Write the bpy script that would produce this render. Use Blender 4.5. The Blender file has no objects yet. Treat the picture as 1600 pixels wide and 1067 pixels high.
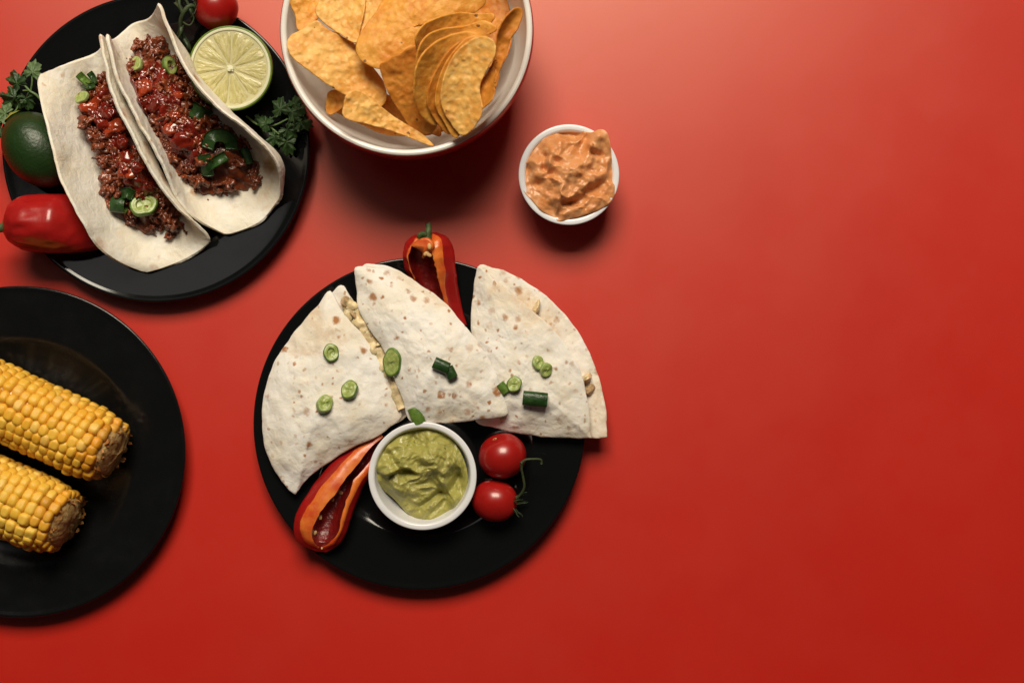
import bpy, math, random
import numpy as np
from mathutils import Vector, Matrix
from mathutils.bvhtree import BVHTree

PI = math.pi
random.seed(7); rng = np.random.default_rng(7)
S = 0.0005            # one design unit = 0.5 mm
D = 2000.0            # camera height in design units (1 m)
scn = bpy.context.scene
col = scn.collection

# ------------------------------------------------------------------ camera, light, exposure
cam_d = bpy.data.cameras.new('camera'); cam = bpy.data.objects.new('camera', cam_d); col.objects.link(cam)
cam.location = (0, 0, D * S); cam_d.sensor_width = 36; cam_d.lens = 45; cam_d.clip_end = 50; cam_d.clip_start = 0.01
cam_d.dof.use_dof = True; cam_d.dof.focus_distance = 0.965; cam_d.dof.aperture_fstop = 5.0
scn.camera = cam
w = bpy.data.worlds.new('World'); scn.world = w; w.use_nodes = True
w.node_tree.nodes['Background'].inputs[0].default_value = (1.0, 0.92, 0.84, 1)
w.node_tree.nodes['Background'].inputs[1].default_value = 0.022

def area(name, loc, target, sx, sy, power, colr):
    d = bpy.data.lights.new(name, 'AREA'); d.shape = 'RECTANGLE'; d.size = sx; d.size_y = sy
    d.energy = power; d.color = colr
    o = bpy.data.objects.new(name, d); col.objects.link(o); o.location = loc
    o.rotation_euler = (Vector(target) - Vector(loc)).to_track_quat('-Z', 'Y').to_euler()
    return o
area('window_light', (-0.10, 1.56, 2.05), (-0.05, 0.0, 0.0), 1.25, 1.00, 81, (1.0, 0.90, 0.72))
area('ceiling_bounce', (-0.75, 0.78, 2.30), (-0.35, 0.15, 0.0), 0.8, 0.4, 0.8, (1.0, 0.96, 0.92))
vs = scn.view_settings
vs.view_transform = 'Standard'; vs.look = 'None'; vs.exposure = 0.0; vs.gamma = 1.0; vs.use_curve_mapping = False

# ------------------------------------------------------------------ helpers
def P(px, py, z=0.0):
    k = 1 - z / D
    return np.array([(px - 800) * k, (533.5 - py) * k, z], float)
def PP(pts):
    return np.array([P(*p) for p in pts])
def srgb(r, g, b):
    f = lambda c: (c / 255 / 12.92) if c / 255 <= 0.04045 else ((c / 255 + 0.055) / 1.055) ** 2.4
    return (f(r), f(g), f(b))

def _h(ix, iy, iz, s):
    v = np.sin(ix * 127.1 + iy * 311.7 + iz * 74.7 + s * 53.3) * 43758.5453
    return v - np.floor(v)
def vnoise(p, s=0):
    p = np.asarray(p, float); i = np.floor(p); f = p - i; f = f * f * (3 - 2 * f)
    r = 0
    for a in (0, 1):
        for b in (0, 1):
            for c in (0, 1):
                wt = (f[:, 0] if a else 1 - f[:, 0]) * (f[:, 1] if b else 1 - f[:, 1]) * (f[:, 2] if c else 1 - f[:, 2])
                r = r + wt * _h(i[:, 0] + a, i[:, 1] + b, i[:, 2] + c, s)
    return r * 2 - 1
def fbm(p, s=0, o=4):
    p = np.asarray(p, float); t = 0; a = 1.0
    for k in range(o):
        t = t + a * vnoise(p, s + k * 3.1); p = p * 2.03 + 5.7; a *= 0.5
    return t

def catmull(pts, n, closed=False):
    pts = np.asarray(pts, float); m = len(pts)
    if closed:
        q = np.vstack([pts[-1], pts, pts[0], pts[1]]); segs = m
    else:
        q = np.vstack([2 * pts[0] - pts[1], pts, 2 * pts[-1] - pts[-2]]); segs = m - 1
    t = np.linspace(0, segs, n, endpoint=not closed)
    i = np.minimum(t.astype(int), segs - 1); u = (t - i)[:, None]
    a, b, c, d = q[i], q[i + 1], q[i + 2], q[i + 3]
    return 0.5 * (2 * b + (c - a) * u + (2 * a - 5 * b + 4 * c - d) * u * u + (3 * b - a - 3 * c + d) * u ** 3)
def even(pts, n, closed=True):
    """resample a curve at equal arc length"""
    c = catmull(pts, 60 * len(pts), closed)
    if closed: c = np.vstack([c, c[:1]])
    L = np.concatenate([[0], np.cumsum(np.linalg.norm(np.diff(c, axis=0), axis=1))])
    t = np.linspace(0, L[-1], n, endpoint=not closed)
    return np.stack([np.interp(t, L, c[:, k]) for k in range(c.shape[1])], 1)

def gridfaces(nu, nv, cu=False, cv=False, base=0, flip=False):
    F = []
    for i in range(nu if cu else nu - 1):
        i2 = (i + 1) % nu
        for j in range(nv if cv else nv - 1):
            j2 = (j + 1) % nv
            f = (base + i * nv + j, base + i2 * nv + j, base + i2 * nv + j2, base + i * nv + j2)
            F.append(f[::-1] if flip else f)
    return F

ORI = {}
def mk(name, V, F, mats, parent=None, sharp=None, mi=None, smooth=True, origin=None):
    V = np.asarray(V, float) * S
    if parent is not None:
        root = parent
        org = ORI[root.name]
    else:
        org = np.array(origin) * S if origin is not None else np.array([V[:, 0].mean(), V[:, 1].mean(), V[:, 2].min()])
    me = bpy.data.meshes.new(name)
    me.from_pydata((V - org).tolist(), [], F)
    for m in (mats if isinstance(mats, (list, tuple)) else [mats]): me.materials.append(m)
    if mi is not None: me.polygons.foreach_set('material_index', np.asarray(mi, np.int32))
    if smooth: me.polygons.foreach_set('use_smooth', np.ones(len(me.polygons), bool))
    if sharp: me.set_sharp_from_angle(angle=math.radians(sharp))
    me.update()
    o = bpy.data.objects.new(name, me); col.objects.link(o)
    if parent is not None: o.parent = parent; ORI[o.name] = org
    else: o.location = org; ORI[o.name] = org
    return o
def tag(o, label=None, cat=None, group=None, kind=None):
    if label: o['label'] = label
    if cat: o['category'] = cat
    if group: o['group'] = group
    if kind: o['kind'] = kind
    return o
def thing(name, at, label, cat, group=None):
    o = bpy.data.objects.new(name, None); col.objects.link(o)
    o.empty_display_size = 0.01
    o.location = np.array(at) * S; ORI[o.name] = np.array(at) * S
    return tag(o, label, cat, group)

def fixn(V, F):
    return V, F
def lathe(prof, seg=128, n=None, c=(0, 0, 0), close=False):
    p = catmull(prof, n) if n else np.asarray(prof, float)
    a = np.linspace(0, 2 * PI, seg, endpoint=False)
    V = np.stack([np.outer(np.cos(a), p[:, 0]), np.outer(np.sin(a), p[:, 0]), np.outer(np.ones(seg), p[:, 1])], 2).reshape(-1, 3)
    return V + np.array(c), gridfaces(seg, len(p), True, close)
def tube(path, rad, seg=10, n=None, cap=True):
    path = np.asarray(path, float)
    if n: path = catmull(path, n)
    m = len(path); rad = np.interp(np.linspace(0, 1, m), np.linspace(0, 1, len(np.atleast_1d(rad))), np.atleast_1d(rad))
    T = np.gradient(path, axis=0); T /= np.linalg.norm(T, axis=1)[:, None] + 1e-9
    up = np.array([0, 0, 1.0]) if abs(T[0, 2]) < 0.9 else np.array([1.0, 0, 0])
    V = []
    u = np.cross(T[0], up); u /= np.linalg.norm(u)
    a = np.linspace(0, 2 * PI, seg, endpoint=False)
    for i in range(m):
        u = u - T[i] * (u @ T[i]); u /= np.linalg.norm(u) + 1e-9
        v = np.cross(T[i], u)
        V.append(path[i] + rad[i] * (np.cos(a)[:, None] * u + np.sin(a)[:, None] * v))
    V = np.vstack(V); F = gridfaces(m, seg, False, True)
    if cap:
        F += [tuple(range(seg))[::-1], tuple((m - 1) * seg + k for k in range(seg))]
    return V, F
def join(parts):
    V = []; F = []; MI = []; n = 0
    for k, p in enumerate(parts):
        v, f = p[0], p[1]
        V.append(v); F += [tuple(i + n for i in q) for q in f]; MI += [p[2] if len(p) > 2 else 0] * len(f); n += len(v)
    return np.vstack(V), F, MI

def vnormals(V, F):
    N = np.zeros_like(V)
    Q = np.array([f if len(f) == 4 else (f[0], f[1], f[2], f[2]) for f in F])
    n = np.cross(V[Q[:, 2]] - V[Q[:, 0]], V[Q[:, 3]] - V[Q[:, 1]])
    tri = Q[:, 2] == Q[:, 3]
    n[tri] = np.cross(V[Q[tri, 1]] - V[Q[tri, 0]], V[Q[tri, 2]] - V[Q[tri, 0]])
    for k in range(4): np.add.at(N, Q[:, k], n)
    return N / (np.linalg.norm(N, axis=1)[:, None] + 1e-12)

def patch(outline, center, n=96, rings=22, zpow=2.0, disp=None, conv=True):
    """surface spanned between a closed outline and a centre, counter-clockwise seen from above"""
    B = even(PP(outline) if conv else outline, n)
    c = P(*center) if conv else np.asarray(center, float)
    if np.sum(B[:, 0] * np.roll(B[:, 1], -1) - np.roll(B[:, 0], -1) * B[:, 1]) < 0: B = B[::-1]
    V = [c[None]]
    for r in range(1, rings + 1):
        t = r / rings
        X = c + (B - c) * t
        X[:, 2] = c[2] + (B[:, 2] - c[2]) * t ** zpow
        V.append(X)
    V = np.vstack(V)
    T = np.concatenate([[0], np.repeat(np.arange(1, rings + 1) / rings, n)])
    F = [(0, 1 + j, 1 + (j + 1) % n) for j in range(n)]
    for r in range(rings - 1):
        a = 1 + r * n; b = a + n
        F += [(a + j, b + j, b + (j + 1) % n, a + (j + 1) % n) for j in range(n)]
    if disp is not None: V[:, 2] += disp(V, T)
    return V, F, T
def solid(V, F, n, th, round_=0.5):
    """thickness under a patch() surface, with a softly rounded border"""
    N = vnormals(V, F); m = len(V); a = m - n
    W = V - N * th
    out = V[a:] - V[0]; out[:, 2] = 0; out /= np.linalg.norm(out, axis=1)[:, None] + 1e-9
    mid = (V[a:] + W[a:]) / 2 + out * th * round_
    VV = np.vstack([V, W, mid])
    FF = list(F) + [tuple(i + m for i in f[::-1]) for f in F]
    for j in range(n):
        k = (j + 1) % n
        FF.append((a + j, 2 * m + j, 2 * m + k, a + k))
        FF.append((2 * m + j, m + a + j, m + a + k, 2 * m + k))
    return VV, FF
def gridsolid(G, th):
    """thick sheet from an (nu,nv,3) grid"""
    nu, nv = G.shape[:2]; V = G.reshape(-1, 3); F = gridfaces(nu, nv)
    N = vnormals(V, F); W = V - N * th; m = len(V)
    loop = [(i, 0) for i in range(nu)] + [(nu - 1, j) for j in range(1, nv)] + [(i, nv - 1) for i in range(nu - 2, -1, -1)] + [(0, j) for j in range(nv - 2, 0, -1)]
    idx = [i * nv + j for i, j in loop]
    cen = V.mean(0); mid = []
    for (i, j), k in zip(loop, idx):
        i2 = min(max(i, 1), nu - 2); j2 = min(max(j, 1), nv - 2)
        d = V[k] - V[i2 * nv + j2]; d = d / (np.linalg.norm(d) + 1e-9)
        mid.append((V[k] + W[k]) / 2 + d * th * 0.5)
    VV = np.vstack([V, W, np.array(mid)]); FF = list(F) + [tuple(q + m for q in f[::-1]) for f in F]
    L = len(idx)
    for q in range(L):
        r = (q + 1) % L
        FF.append((idx[q], idx[r], 2 * m + r, 2 * m + q))
        FF.append((2 * m + q, 2 * m + r, m + idx[r], m + idx[q]))
    return VV, FF
class Drop:
    """where a line of sight at picture point (px,py) meets a built surface"""
    def __init__(s, VF):
        V, F, _ = join(VF); s.t = BVHTree.FromPolygons(V.tolist(), F)
    def __call__(s, px, py, default=30):
        o = Vector((0, 0, D)); d = (Vector(P(px, py, 0)) - o).normalized()
        loc, n, i, _ = s.t.ray_cast(o, d)
        if loc is None: return P(px, py, default), np.array([0, 0, 1.0])
        n = np.array(n); n = n if n[2] > 0 else -n
        return np.array(loc), n
def rot_to(n, spin=0.0):
    z = Vector(n).normalized(); q = Vector((0, 0, 1)).rotation_difference(z)
    return np.array((q.to_matrix() @ Matrix.Rotation(spin, 3, 'Z')))
def ico(sub=2):
    t = (1 + 5 ** .5) / 2
    V = [(-1, t, 0), (1, t, 0), (-1, -t, 0), (1, -t, 0), (0, -1, t), (0, 1, t), (0, -1, -t), (0, 1, -t), (t, 0, -1), (t, 0, 1), (-t, 0, -1), (-t, 0, 1)]
    F = [(0, 11, 5), (0, 5, 1), (0, 1, 7), (0, 7, 10), (0, 10, 11), (1, 5, 9), (5, 11, 4), (11, 10, 2), (10, 7, 6), (7, 1, 8), (3, 9, 4), (3, 4, 2), (3, 2, 6), (3, 6, 8), (3, 8, 9), (4, 9, 5), (2, 4, 11), (6, 2, 10), (8, 6, 7), (9, 8, 1)]
    V = [np.array(v) / np.linalg.norm(v) for v in V]
    for _ in range(sub):
        c = {}; G = []
        def mid(a, b):
            k = (min(a, b), max(a, b))
            if k not in c:
                m = V[a] + V[b]; V.append(m / np.linalg.norm(m)); c[k] = len(V) - 1
            return c[k]
        for a, b, d in F:
            x, y, z = mid(a, b), mid(b, d), mid(d, a)
            G += [(a, x, z), (b, y, x), (d, z, y), (x, y, z)]
        F = G
    return np.array(V), F
ICO = {k: ico(k) for k in (1, 2, 3, 4)}
def lump(c, r, seed, rough=0.35, freq=1.6, sub=2):
    V, F = ICO[sub]
    d = 1 + rough * fbm(V * freq + seed * 7.3, seed, 3)
    R = rot_to(rng.normal(size=3), rng.uniform(0, 6))
    return (V * d[:, None] * np.asarray(r)) @ R.T + np.asarray(c), F

# ------------------------------------------------------------------ materials
def mat(name, rgb, rough=0.5, spec=0.5, sss=0.0, rad=(1, .4, .2), sscale=0.002, coat=0.0, crough=0.16):
    m = bpy.data.materials.new(name); m.use_nodes = True; b = m.node_tree.nodes['Principled BSDF']
    b.inputs['Base Color'].default_value = (*rgb, 1); b.inputs['Roughness'].default_value = rough
    b.inputs['Specular IOR Level'].default_value = spec
    if sss: b.inputs['Subsurface Weight'].default_value = sss; b.inputs['Subsurface Radius'].default_value = rad; b.inputs['Subsurface Scale'].default_value = sscale
    if coat: b.inputs['Coat Weight'].default_value = coat; b.inputs['Coat Roughness'].default_value = crough
    return m
class N:
    def __init__(s, m):
        s.nt = m.node_tree; s.b = s.nt.nodes['Principled BSDF']; s.tc = s.nt.nodes.new('ShaderNodeTexCoord'); s.co = s.tc.outputs['Object']
    def n(s, t, **kw):
        x = s.nt.nodes.new(t)
        for k, v in kw.items(): setattr(x, k, v)
        return x
    def put(s, sock, v):
        if hasattr(v, 'is_output'): s.nt.links.new(v, sock)
        elif isinstance(v, tuple) and len(v) == 3 and sock.type == 'RGBA': sock.default_value = (*v, 1)
        else: sock.default_value = v
    def noise(s, scale, detail=3, rough=0.5, dist=0.0, co=None):
        x = s.n('ShaderNodeTexNoise'); x.inputs['Scale'].default_value = scale; x.inputs['Detail'].default_value = detail
        x.inputs['Roughness'].default_value = rough; x.inputs['Distortion'].default_value = dist
        s.put(x.inputs['Vector'], co or s.co); return x.outputs['Fac']
    def voro(s, scale, co=None, feature='F1', rnd=1.0):
        x = s.n('ShaderNodeTexVoronoi', feature=feature); x.inputs['Scale'].default_value = scale; x.inputs['Randomness'].default_value = rnd
        s.put(x.inputs['Vector'], co or s.co); return x
    def ramp(s, fac, stops):
        x = s.n('ShaderNodeValToRGB'); e = x.color_ramp.elements
        while len(e) < len(stops): e.new(0.5)
        for q, (p, c) in zip(e, stops):
            q.position = p; q.color = (*c, 1) if isinstance(c, tuple) else (c, c, c, 1)
        s.put(x.inputs[0], fac); return x.outputs[0]
    def math(s, op, a, b=0.0, c=None):
        x = s.n('ShaderNodeMath', operation=op); s.put(x.inputs[0], a); s.put(x.inputs[1], b)
        if c is not None: s.put(x.inputs[2], c)
        return x.outputs[0]
    def mr(s, v, a, b, c=0.0, d=1.0):
        x = s.n('ShaderNodeMapRange', interpolation_type='SMOOTHSTEP')
        for k, q in enumerate((v, a, b, c, d)): s.put(x.inputs[k], q)
        return x.outputs[0]
    def mix(s, f, a, b, mode='MIX'):
        x = s.n('ShaderNodeMix', data_type='RGBA', blend_type=mode); s.put(x.inputs[0], f); s.put(x.inputs[6], a); s.put(x.inputs[7], b); return x.outputs[2]
    def warp(s, scale, amt):
        x = s.n('ShaderNodeTexNoise'); x.inputs['Scale'].default_value = scale; s.put(x.inputs['Vector'], s.co)
        v = s.n('ShaderNodeVectorMath', operation='MULTIPLY_ADD'); s.nt.links.new(x.outputs['Color'], v.inputs[0]); v.inputs[1].default_value = (amt,) * 3; s.nt.links.new(s.co, v.inputs[2]); return v.outputs[0]
    def mapping(s, sc, rot=(0, 0, 0)):
        x = s.n('ShaderNodeMapping'); x.inputs['Scale'].default_value = sc; x.inputs['Rotation'].default_value = rot; s.put(x.inputs['Vector'], s.co); return x.outputs[0]
    def base(s, c): s.put(s.b.inputs['Base Color'], c)
    def rough(s, c): s.put(s.b.inputs['Roughness'], c)
    def bump(s, h, dist, strength=1.0, prev=None):
        x = s.n('ShaderNodeBump'); x.inputs['Strength'].default_value = strength; x.inputs['Distance'].default_value = dist
        s.put(x.inputs['Height'], h)
        if prev is not None: s.put(x.inputs['Normal'], prev)
        s.nt.links.new(x.outputs[0], s.b.inputs['Normal']); return x.outputs[0]

MT = {}
def M_table():
    m = mat('red_table_finish', (0.50, 0.011, 0.005), 0.42, 1.0); t = N(m)
    t.base(t.mix(t.mr(t.noise(6, 4), .3, .7), (0.55, 0.0110, 0.0042), (0.525, 0.0095, 0.0038)))
    t.b.inputs['Specular Tint'].default_value = (1.0, 0.93, 0.76, 1)
    t.rough(t.mr(t.noise(14, 6, .6), .25, .75, .38, .44))
    t.bump(t.noise(1400, 3, .6), 0.0002, 0.35); return m
def M_plate(name='black_glaze', r0=.06, r1=.12):
    m = mat(name, (0.0045, 0.005, 0.0055), 0.14, 0.40); t = N(m)
    t.rough(t.mr(t.noise(40, 5, .6), .3, .75, r0, r1)); t.bump(t.noise(60, 2), 0.0004, 0.03); return m
def M_white(name='white_glaze', c=(0.80, 0.77, 0.72)):
    m = mat(name, c, 0.22, 0.5, sss=0.12, rad=(1, .8, .6), sscale=0.002); t = N(m)
    t.base(t.mix(t.mr(t.noise(60, 4), .35, .75), c, tuple(x * .93 for x in c))); t.bump(t.noise(110, 2), 0.0003, 0.06); return m
def M_redglaze():
    m = mat('red_glaze', (0.30, 0.012, 0.012), 0.2, 0.5); t = N(m); t.bump(t.noise(120, 2), 0.0003, 0.06); return m
def M_tortilla(name, light, spot_scale=62, amount=0.55, spot=(0.40, 0.20, 0.09), streak=False):
    m = mat(name, light, 0.72, 0.25, sss=0.25, rad=(1, .75, .5), sscale=0.0025); t = N(m)
    wp = t.warp(160, 0.006)
    base = t.mix(t.mr(t.noise(28, 5, .6), .35, .7), light, (light[0] * .93, light[1] * .88, light[2] * .78))
    base = t.mix(t.mr(t.noise(210, 3), .5, .8, 0, .35), base, (light[0] * .90, light[1] * .82, light[2] * .68))
    for sc, lo, am, seed in ((spot_scale, .16, amount, 0), (spot_scale * 2.1, .13, amount * .8, 1), (spot_scale * .5, .12, amount * .38, 2)):
        v = t.voro(sc, wp)
        rnd = t.n('ShaderNodeSeparateColor'); t.nt.links.new(v.outputs['Color'], rnd.inputs[0])
        radius = t.math('MULTIPLY', t.mr(rnd.outputs[seed], 1 - am, 1.0), 0.38)
        f = t.mr(t.math('SUBTRACT', radius, v.outputs['Distance']), -0.04, 0.20)
        f = t.math('MULTIPLY', f, t.mr(t.noise(330, 4, .65), .22, .52, .2, 1.0))
        base = t.mix(t.math('MULTIPLY', f, t.mr(rnd.outputs[(seed + 1) % 3], 0, 1, .35, 1.0)), base, spot)
    tp = t.math('MULTIPLY', t.mr(t.noise(24, 3, .5, .5), .58, .74), t.mr(t.noise(260, 4, .7), .3, .6, .2, 1))
    base = t.mix(t.math('MULTIPLY', tp, .55), base, (0.62, 0.40, 0.20))
    t.base(base)
    h = t.math('ADD', t.noise(120, 4, .5, .6), t.math('MULTIPLY', t.noise(420, 3), .2))
    t.bump(h, 0.0022, 0.5); return m
def M_chip(name, c, bumpy=.5):
    m = mat(name, c, 0.55, 0.4, sss=0.12, rad=(1, .5, .2), sscale=0.0012); t = N(m)
    d = tuple(x * y for x, y in zip(c, (.86, .66, .42)))
    base = t.mix(t.mr(t.noise(70, 5, .6), .35, .7), c, d)
    base = t.mix(t.mr(t.voro(260, t.warp(120, .004), 'SMOOTH_F1').outputs['Distance'], .45, .12, 0, .6), base, (c[0] * 1.10, c[1] * 1.28, c[2] * 1.9))
    v = t.voro(150, t.warp(300, 0.003)); rnd = t.n('ShaderNodeSeparateColor'); t.nt.links.new(v.outputs['Color'], rnd.inputs[0])
    f = t.math('MULTIPLY', t.math('LESS_THAN', v.outputs['Distance'], 0.17), t.math('GREATER_THAN', rnd.outputs[0], 0.82))
    base = t.mix(t.math('MULTIPLY', f, .8), base, (0.09, 0.035, 0.012))
    v2 = t.voro(60, t.warp(200, 0.006)); r2 = t.n('ShaderNodeSeparateColor'); t.nt.links.new(v2.outputs['Color'], r2.inputs[0])
    f2 = t.math('MULTIPLY', t.mr(v2.outputs['Distance'], .35, .05), t.mr(r2.outputs[1], .55, 1, 0, .55))
    base = t.mix(f2, base, (c[0] * .62, c[1] * .36, c[2] * .25))
    t.base(base)
    bub = t.mr(t.voro(210, t.warp(120, .004), 'SMOOTH_F1').outputs['Distance'], .55, .1)
    t.bump(t.math('ADD', t.math('MULTIPLY', bub, bumpy), t.noise(380, 4, .6)), 0.0008, 0.5); return m
def M_simple(name, c, rough, spec=.5, sss=0.0, rad=(1, .3, .15), ss=.002, coat=0, var=.25, vs_=90, bs=200, bd=.0006, bstr=.4, c2=None):
    m = mat(name, c, rough, spec, sss, rad, ss, coat); t = N(m)
    t.base(t.mix(t.mr(t.noise(vs_, 4, .6), .3, .72), c, c2 or tuple(x * (1 - var) for x in c)))
    if bstr: t.bump(t.noise(bs, 4, .55), bd, bstr)
    return m
def M_kernel():
    m = mat('corn_kernel', (0.8, 0.45, 0.06), 0.30, 0.45, sss=0.35, rad=(1, .55, .12), sscale=0.0025); t = N(m)
    oi = t.n('ShaderNodeObjectInfo')
    c = t.mix(t.mr(t.noise(330, 3), .4, .75, 0, .35), oi.outputs['Color'], (0.80, 0.42, 0.04)); t.base(c)
    t.rough(t.mr(t.noise(500, 3), .3, .7, .20, .36)); t.bump(t.noise(420, 3), 0.0005, .3); return m
def M_limeflesh():
    m = mat('lime_flesh', (0.55, 0.55, 0.22), 0.28, 0.5, sss=0.5, rad=(.8, 1, .4), sscale=0.003, coat=.25); t = N(m)
    sep = t.n('ShaderNodeSeparateXYZ'); t.put(sep.inputs[0], t.co)
    ang = t.math('ARCTAN2', sep.outputs[1], sep.outputs[0])
    r = t.math('SQRT', t.math('ADD', t.math('MULTIPLY', sep.outputs[0], sep.outputs[0]), t.math('MULTIPLY', sep.outputs[1], sep.outputs[1])))
    cb = t.n('ShaderNodeCombineXYZ'); t.put(cb.inputs[0], t.math('MULTIPLY', ang, 9.0)); t.put(cb.inputs[1], t.math('MULTIPLY', r, 130.0))
    f = t.noise(1.0, 4, .6, 1.2, co=cb.outputs[0])
    t.base(t.ramp(f, [(.28, (0.42, 0.375, 0.13)), (.5, (0.56, 0.50, 0.22)), (.72, (0.70, 0.64, 0.38))]))
    t.bump(f, 0.0016, .45); return m
def M_scal():
    m = mat('scallion_flesh', (0.42, 0.55, 0.16), 0.35, .5, sss=.35, rad=(.6, 1, .3), sscale=.0015); t = N(m)
    t.base(t.mix(t.mr(t.noise(420, 3), .35, .7), (0.27, 0.34, 0.085), (0.42, 0.48, 0.17))); t.bump(t.noise(600, 2), .0004, .4); return m
def M_leaf(name, c, c2, rough=.45):
    m = mat(name, c, rough, .4, sss=.15, rad=(.4, 1, .2), sscale=.001); t = N(m)
    t.base(t.mix(t.mr(t.noise(220, 4), .3, .7), c, c2)); t.bump(t.noise(350, 4, .6), .0010, .5); return m
def M_dip(name, c, c2, c3, fleck):
    m = mat(name, c, .36, .5, sss=.35, rad=(1, .6, .3), sscale=.002); t = N(m)
    b = t.mix(t.mr(t.noise(70, 5, .6), .3, .7), c, c2); b = t.mix(t.mr(t.noise(190, 4, .6), .52, .75), b, c3)
    v = t.voro(170); r = t.n('ShaderNodeSeparateColor'); t.nt.links.new(v.outputs['Color'], r.inputs[0])
    f = t.math('MULTIPLY', t.math('LESS_THAN', v.outputs['Distance'], .16), t.math('GREATER_THAN', r.outputs[0], .88))
    t.base(t.mix(t.math('MULTIPLY', f, .75), b, fleck)); t.rough(t.mr(t.noise(120, 3), .3, .7, .28, .50))
    t.bump(t.noise(150, 3, .5), .0012, .4); return m

MT['table'] = M_table(); MT['plate'] = M_plate(); MT['plategrease'] = M_plate('buttery_black_glaze', .16, .30); MT['white'] = M_white('white_glaze', (0.78, 0.78, 0.82)); MT['bowlwhite'] = M_white('cream_glaze', (0.80, 0.76, 0.72)); MT['redglaze'] = M_redglaze()
MT['tort'] = M_tortilla('toasted_flour_tortilla', (0.87, 0.83, 0.79), 96, .90, (0.40, 0.17, 0.06))
MT['taco'] = M_tortilla('soft_flour_tortilla', (0.87, 0.83, 0.76), 42, .68, (0.44, 0.21, 0.085))
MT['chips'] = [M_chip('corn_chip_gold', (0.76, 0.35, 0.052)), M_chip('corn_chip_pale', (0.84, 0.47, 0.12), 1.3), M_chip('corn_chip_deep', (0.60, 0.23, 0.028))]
MT['meat'] = M_simple('ground_meat', (0.27, 0.055, 0.013), .28, .5, .1, coat=.45, var=.6, vs_=120, bs=420, bd=.0012, bstr=.6, c2=(0.085, 0.014, 0.005))
MT['salsa'] = M_simple('red_salsa', (0.20, 0.012, 0.005), .15, .5, .25, (1, .15, .08), .002, coat=.8, var=.5, vs_=130, bs=200, bd=.0022, bstr=.6)
MT['tomchunk'] = M_simple('tomato_chunk', (0.22, 0.014, 0.005), .2, .5, .4, (1, .25, .1), .003, coat=.4, var=.45, vs_=110, bs=180, bd=.001, bstr=.4)
MT['tomorange'] = M_simple('tomato_flesh_orange', (0.38, 0.045, 0.010), .2, .5, .4, (1, .25, .1), .003, coat=.6, var=.5, vs_=110, bs=180, bd=.0012, bstr=.5)
MT['tomato'] = M_simple('tomato_skin', (0.36, 0.009, 0.007), .30, .5, .2, (1, .12, .06), .003, coat=.25, var=.2, vs_=60, bs=90, bd=.0003, bstr=.2)
MT['vine'] = M_leaf('tomato_vine_green', (0.022, 0.042, 0.015), (0.05, 0.075, 0.028), .55)
MT['pepskin'] = M_simple('red_pepper_skin', (0.38, 0.010, 0.009), .32, .5, .2, (1, .12, .06), .003, coat=.2, var=.25, vs_=40, bs=55, bd=.0012, bstr=.45)
MT['pepflesh'] = M_simple('pepper_cut_flesh', (0.74, 0.21, 0.035), .32, .5, .45, (1, .35, .1), .004, var=.45, vs_=70, bs=220, bd=.0006, bstr=.4, c2=(0.55, 0.055, 0.010))
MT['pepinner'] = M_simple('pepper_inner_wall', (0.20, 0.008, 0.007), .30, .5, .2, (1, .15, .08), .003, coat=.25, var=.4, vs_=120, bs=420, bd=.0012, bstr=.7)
MT['seed'] = M_simple('pepper_seed', (0.72, 0.44, 0.18), .5, .4, .2, var=.2, bstr=.2)
MT['pepstem'] = M_leaf('pepper_stem_green', (0.030, 0.055, 0.014), (0.07, 0.10, 0.03), .55)
MT['limeskin'] = M_simple('lime_rind', (0.014, 0.040, 0.008), .38, .5, .08, (.4, 1, .2), .002, var=.45, vs_=30, bs=420, bd=.0007, bstr=.5)
MT['limeskin2'] = M_simple('pale_lime_rind', (0.13, 0.22, 0.02), .3, .5, .15, (.4, 1, .2), .002, var=.3, vs_=60, bs=420, bd=.0007, bstr=.5)
MT['pith'] = M_simple('lime_pith', (0.72, 0.71, 0.50), .5, .4, .3, (1, 1, .6), .002, var=.12, bs=500, bd=.0005)
MT['membrane'] = M_simple('lime_membrane', (0.62, 0.58, 0.32), .4, .4, .3, (1, 1, .5), .002, var=.1, bs=500, bd=.0004)
MT['limeflesh'] = M_limeflesh()
MT['kernel'] = M_kernel()
MT['kernelstuff'] = M_simple('corn_kernel_plain', (0.72, 0.40, 0.05), .32, .5, .3, (1, .55, .12), .002)
MT['cob'] = M_simple('cob_pith', (0.62, 0.44, 0.18), .7, .3, .1, var=.6, vs_=150, bs=300, bd=.002, bstr=.8, c2=(0.28, 0.12, 0.03))
MT['chaff'] = M_simple('cob_chaff', (0.55, 0.24, 0.05), .5, .4, .2, var=.6, vs_=200, c2=(0.26, 0.07, 0.015))
MT['scalflesh'] = M_scal(); MT['scalskin'] = M_leaf('scallion_skin', (0.075, 0.15, 0.02), (0.14, 0.23, 0.04), .32)
MT['scaldark'] = M_leaf('scallion_top_green', (0.013, 0.042, 0.010), (0.028, 0.075, 0.016), .3)
MT['scalpale'] = M_leaf('scallion_pale_skin', (0.27, 0.36, 0.11), (0.38, 0.46, 0.18), .35)
MT['herb'] = M_leaf('herb_leaf', (0.018, 0.045, 0.011), (0.036, 0.075, 0.02), .45)
MT['herbpale'] = M_leaf('herb_leaf_pale', (0.085, 0.14, 0.055), (0.13, 0.20, 0.085), .5)
MT['herbstem'] = M_leaf('herb_stem', (0.10, 0.17, 0.05), (0.14, 0.21, 0.07), .4)
MT['guac'] = M_dip('guacamole_paste', (0.40, 0.365, 0.105), (0.34, 0.315, 0.075), (0.50, 0.47, 0.19), (0.10, 0.09, 0.015))
MT['pink'] = M_dip('creamy_pepper_dip', (0.70, 0.33, 0.14), (0.62, 0.24, 0.075), (0.76, 0.43, 0.22), (0.42, 0.10, 0.02))
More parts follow.
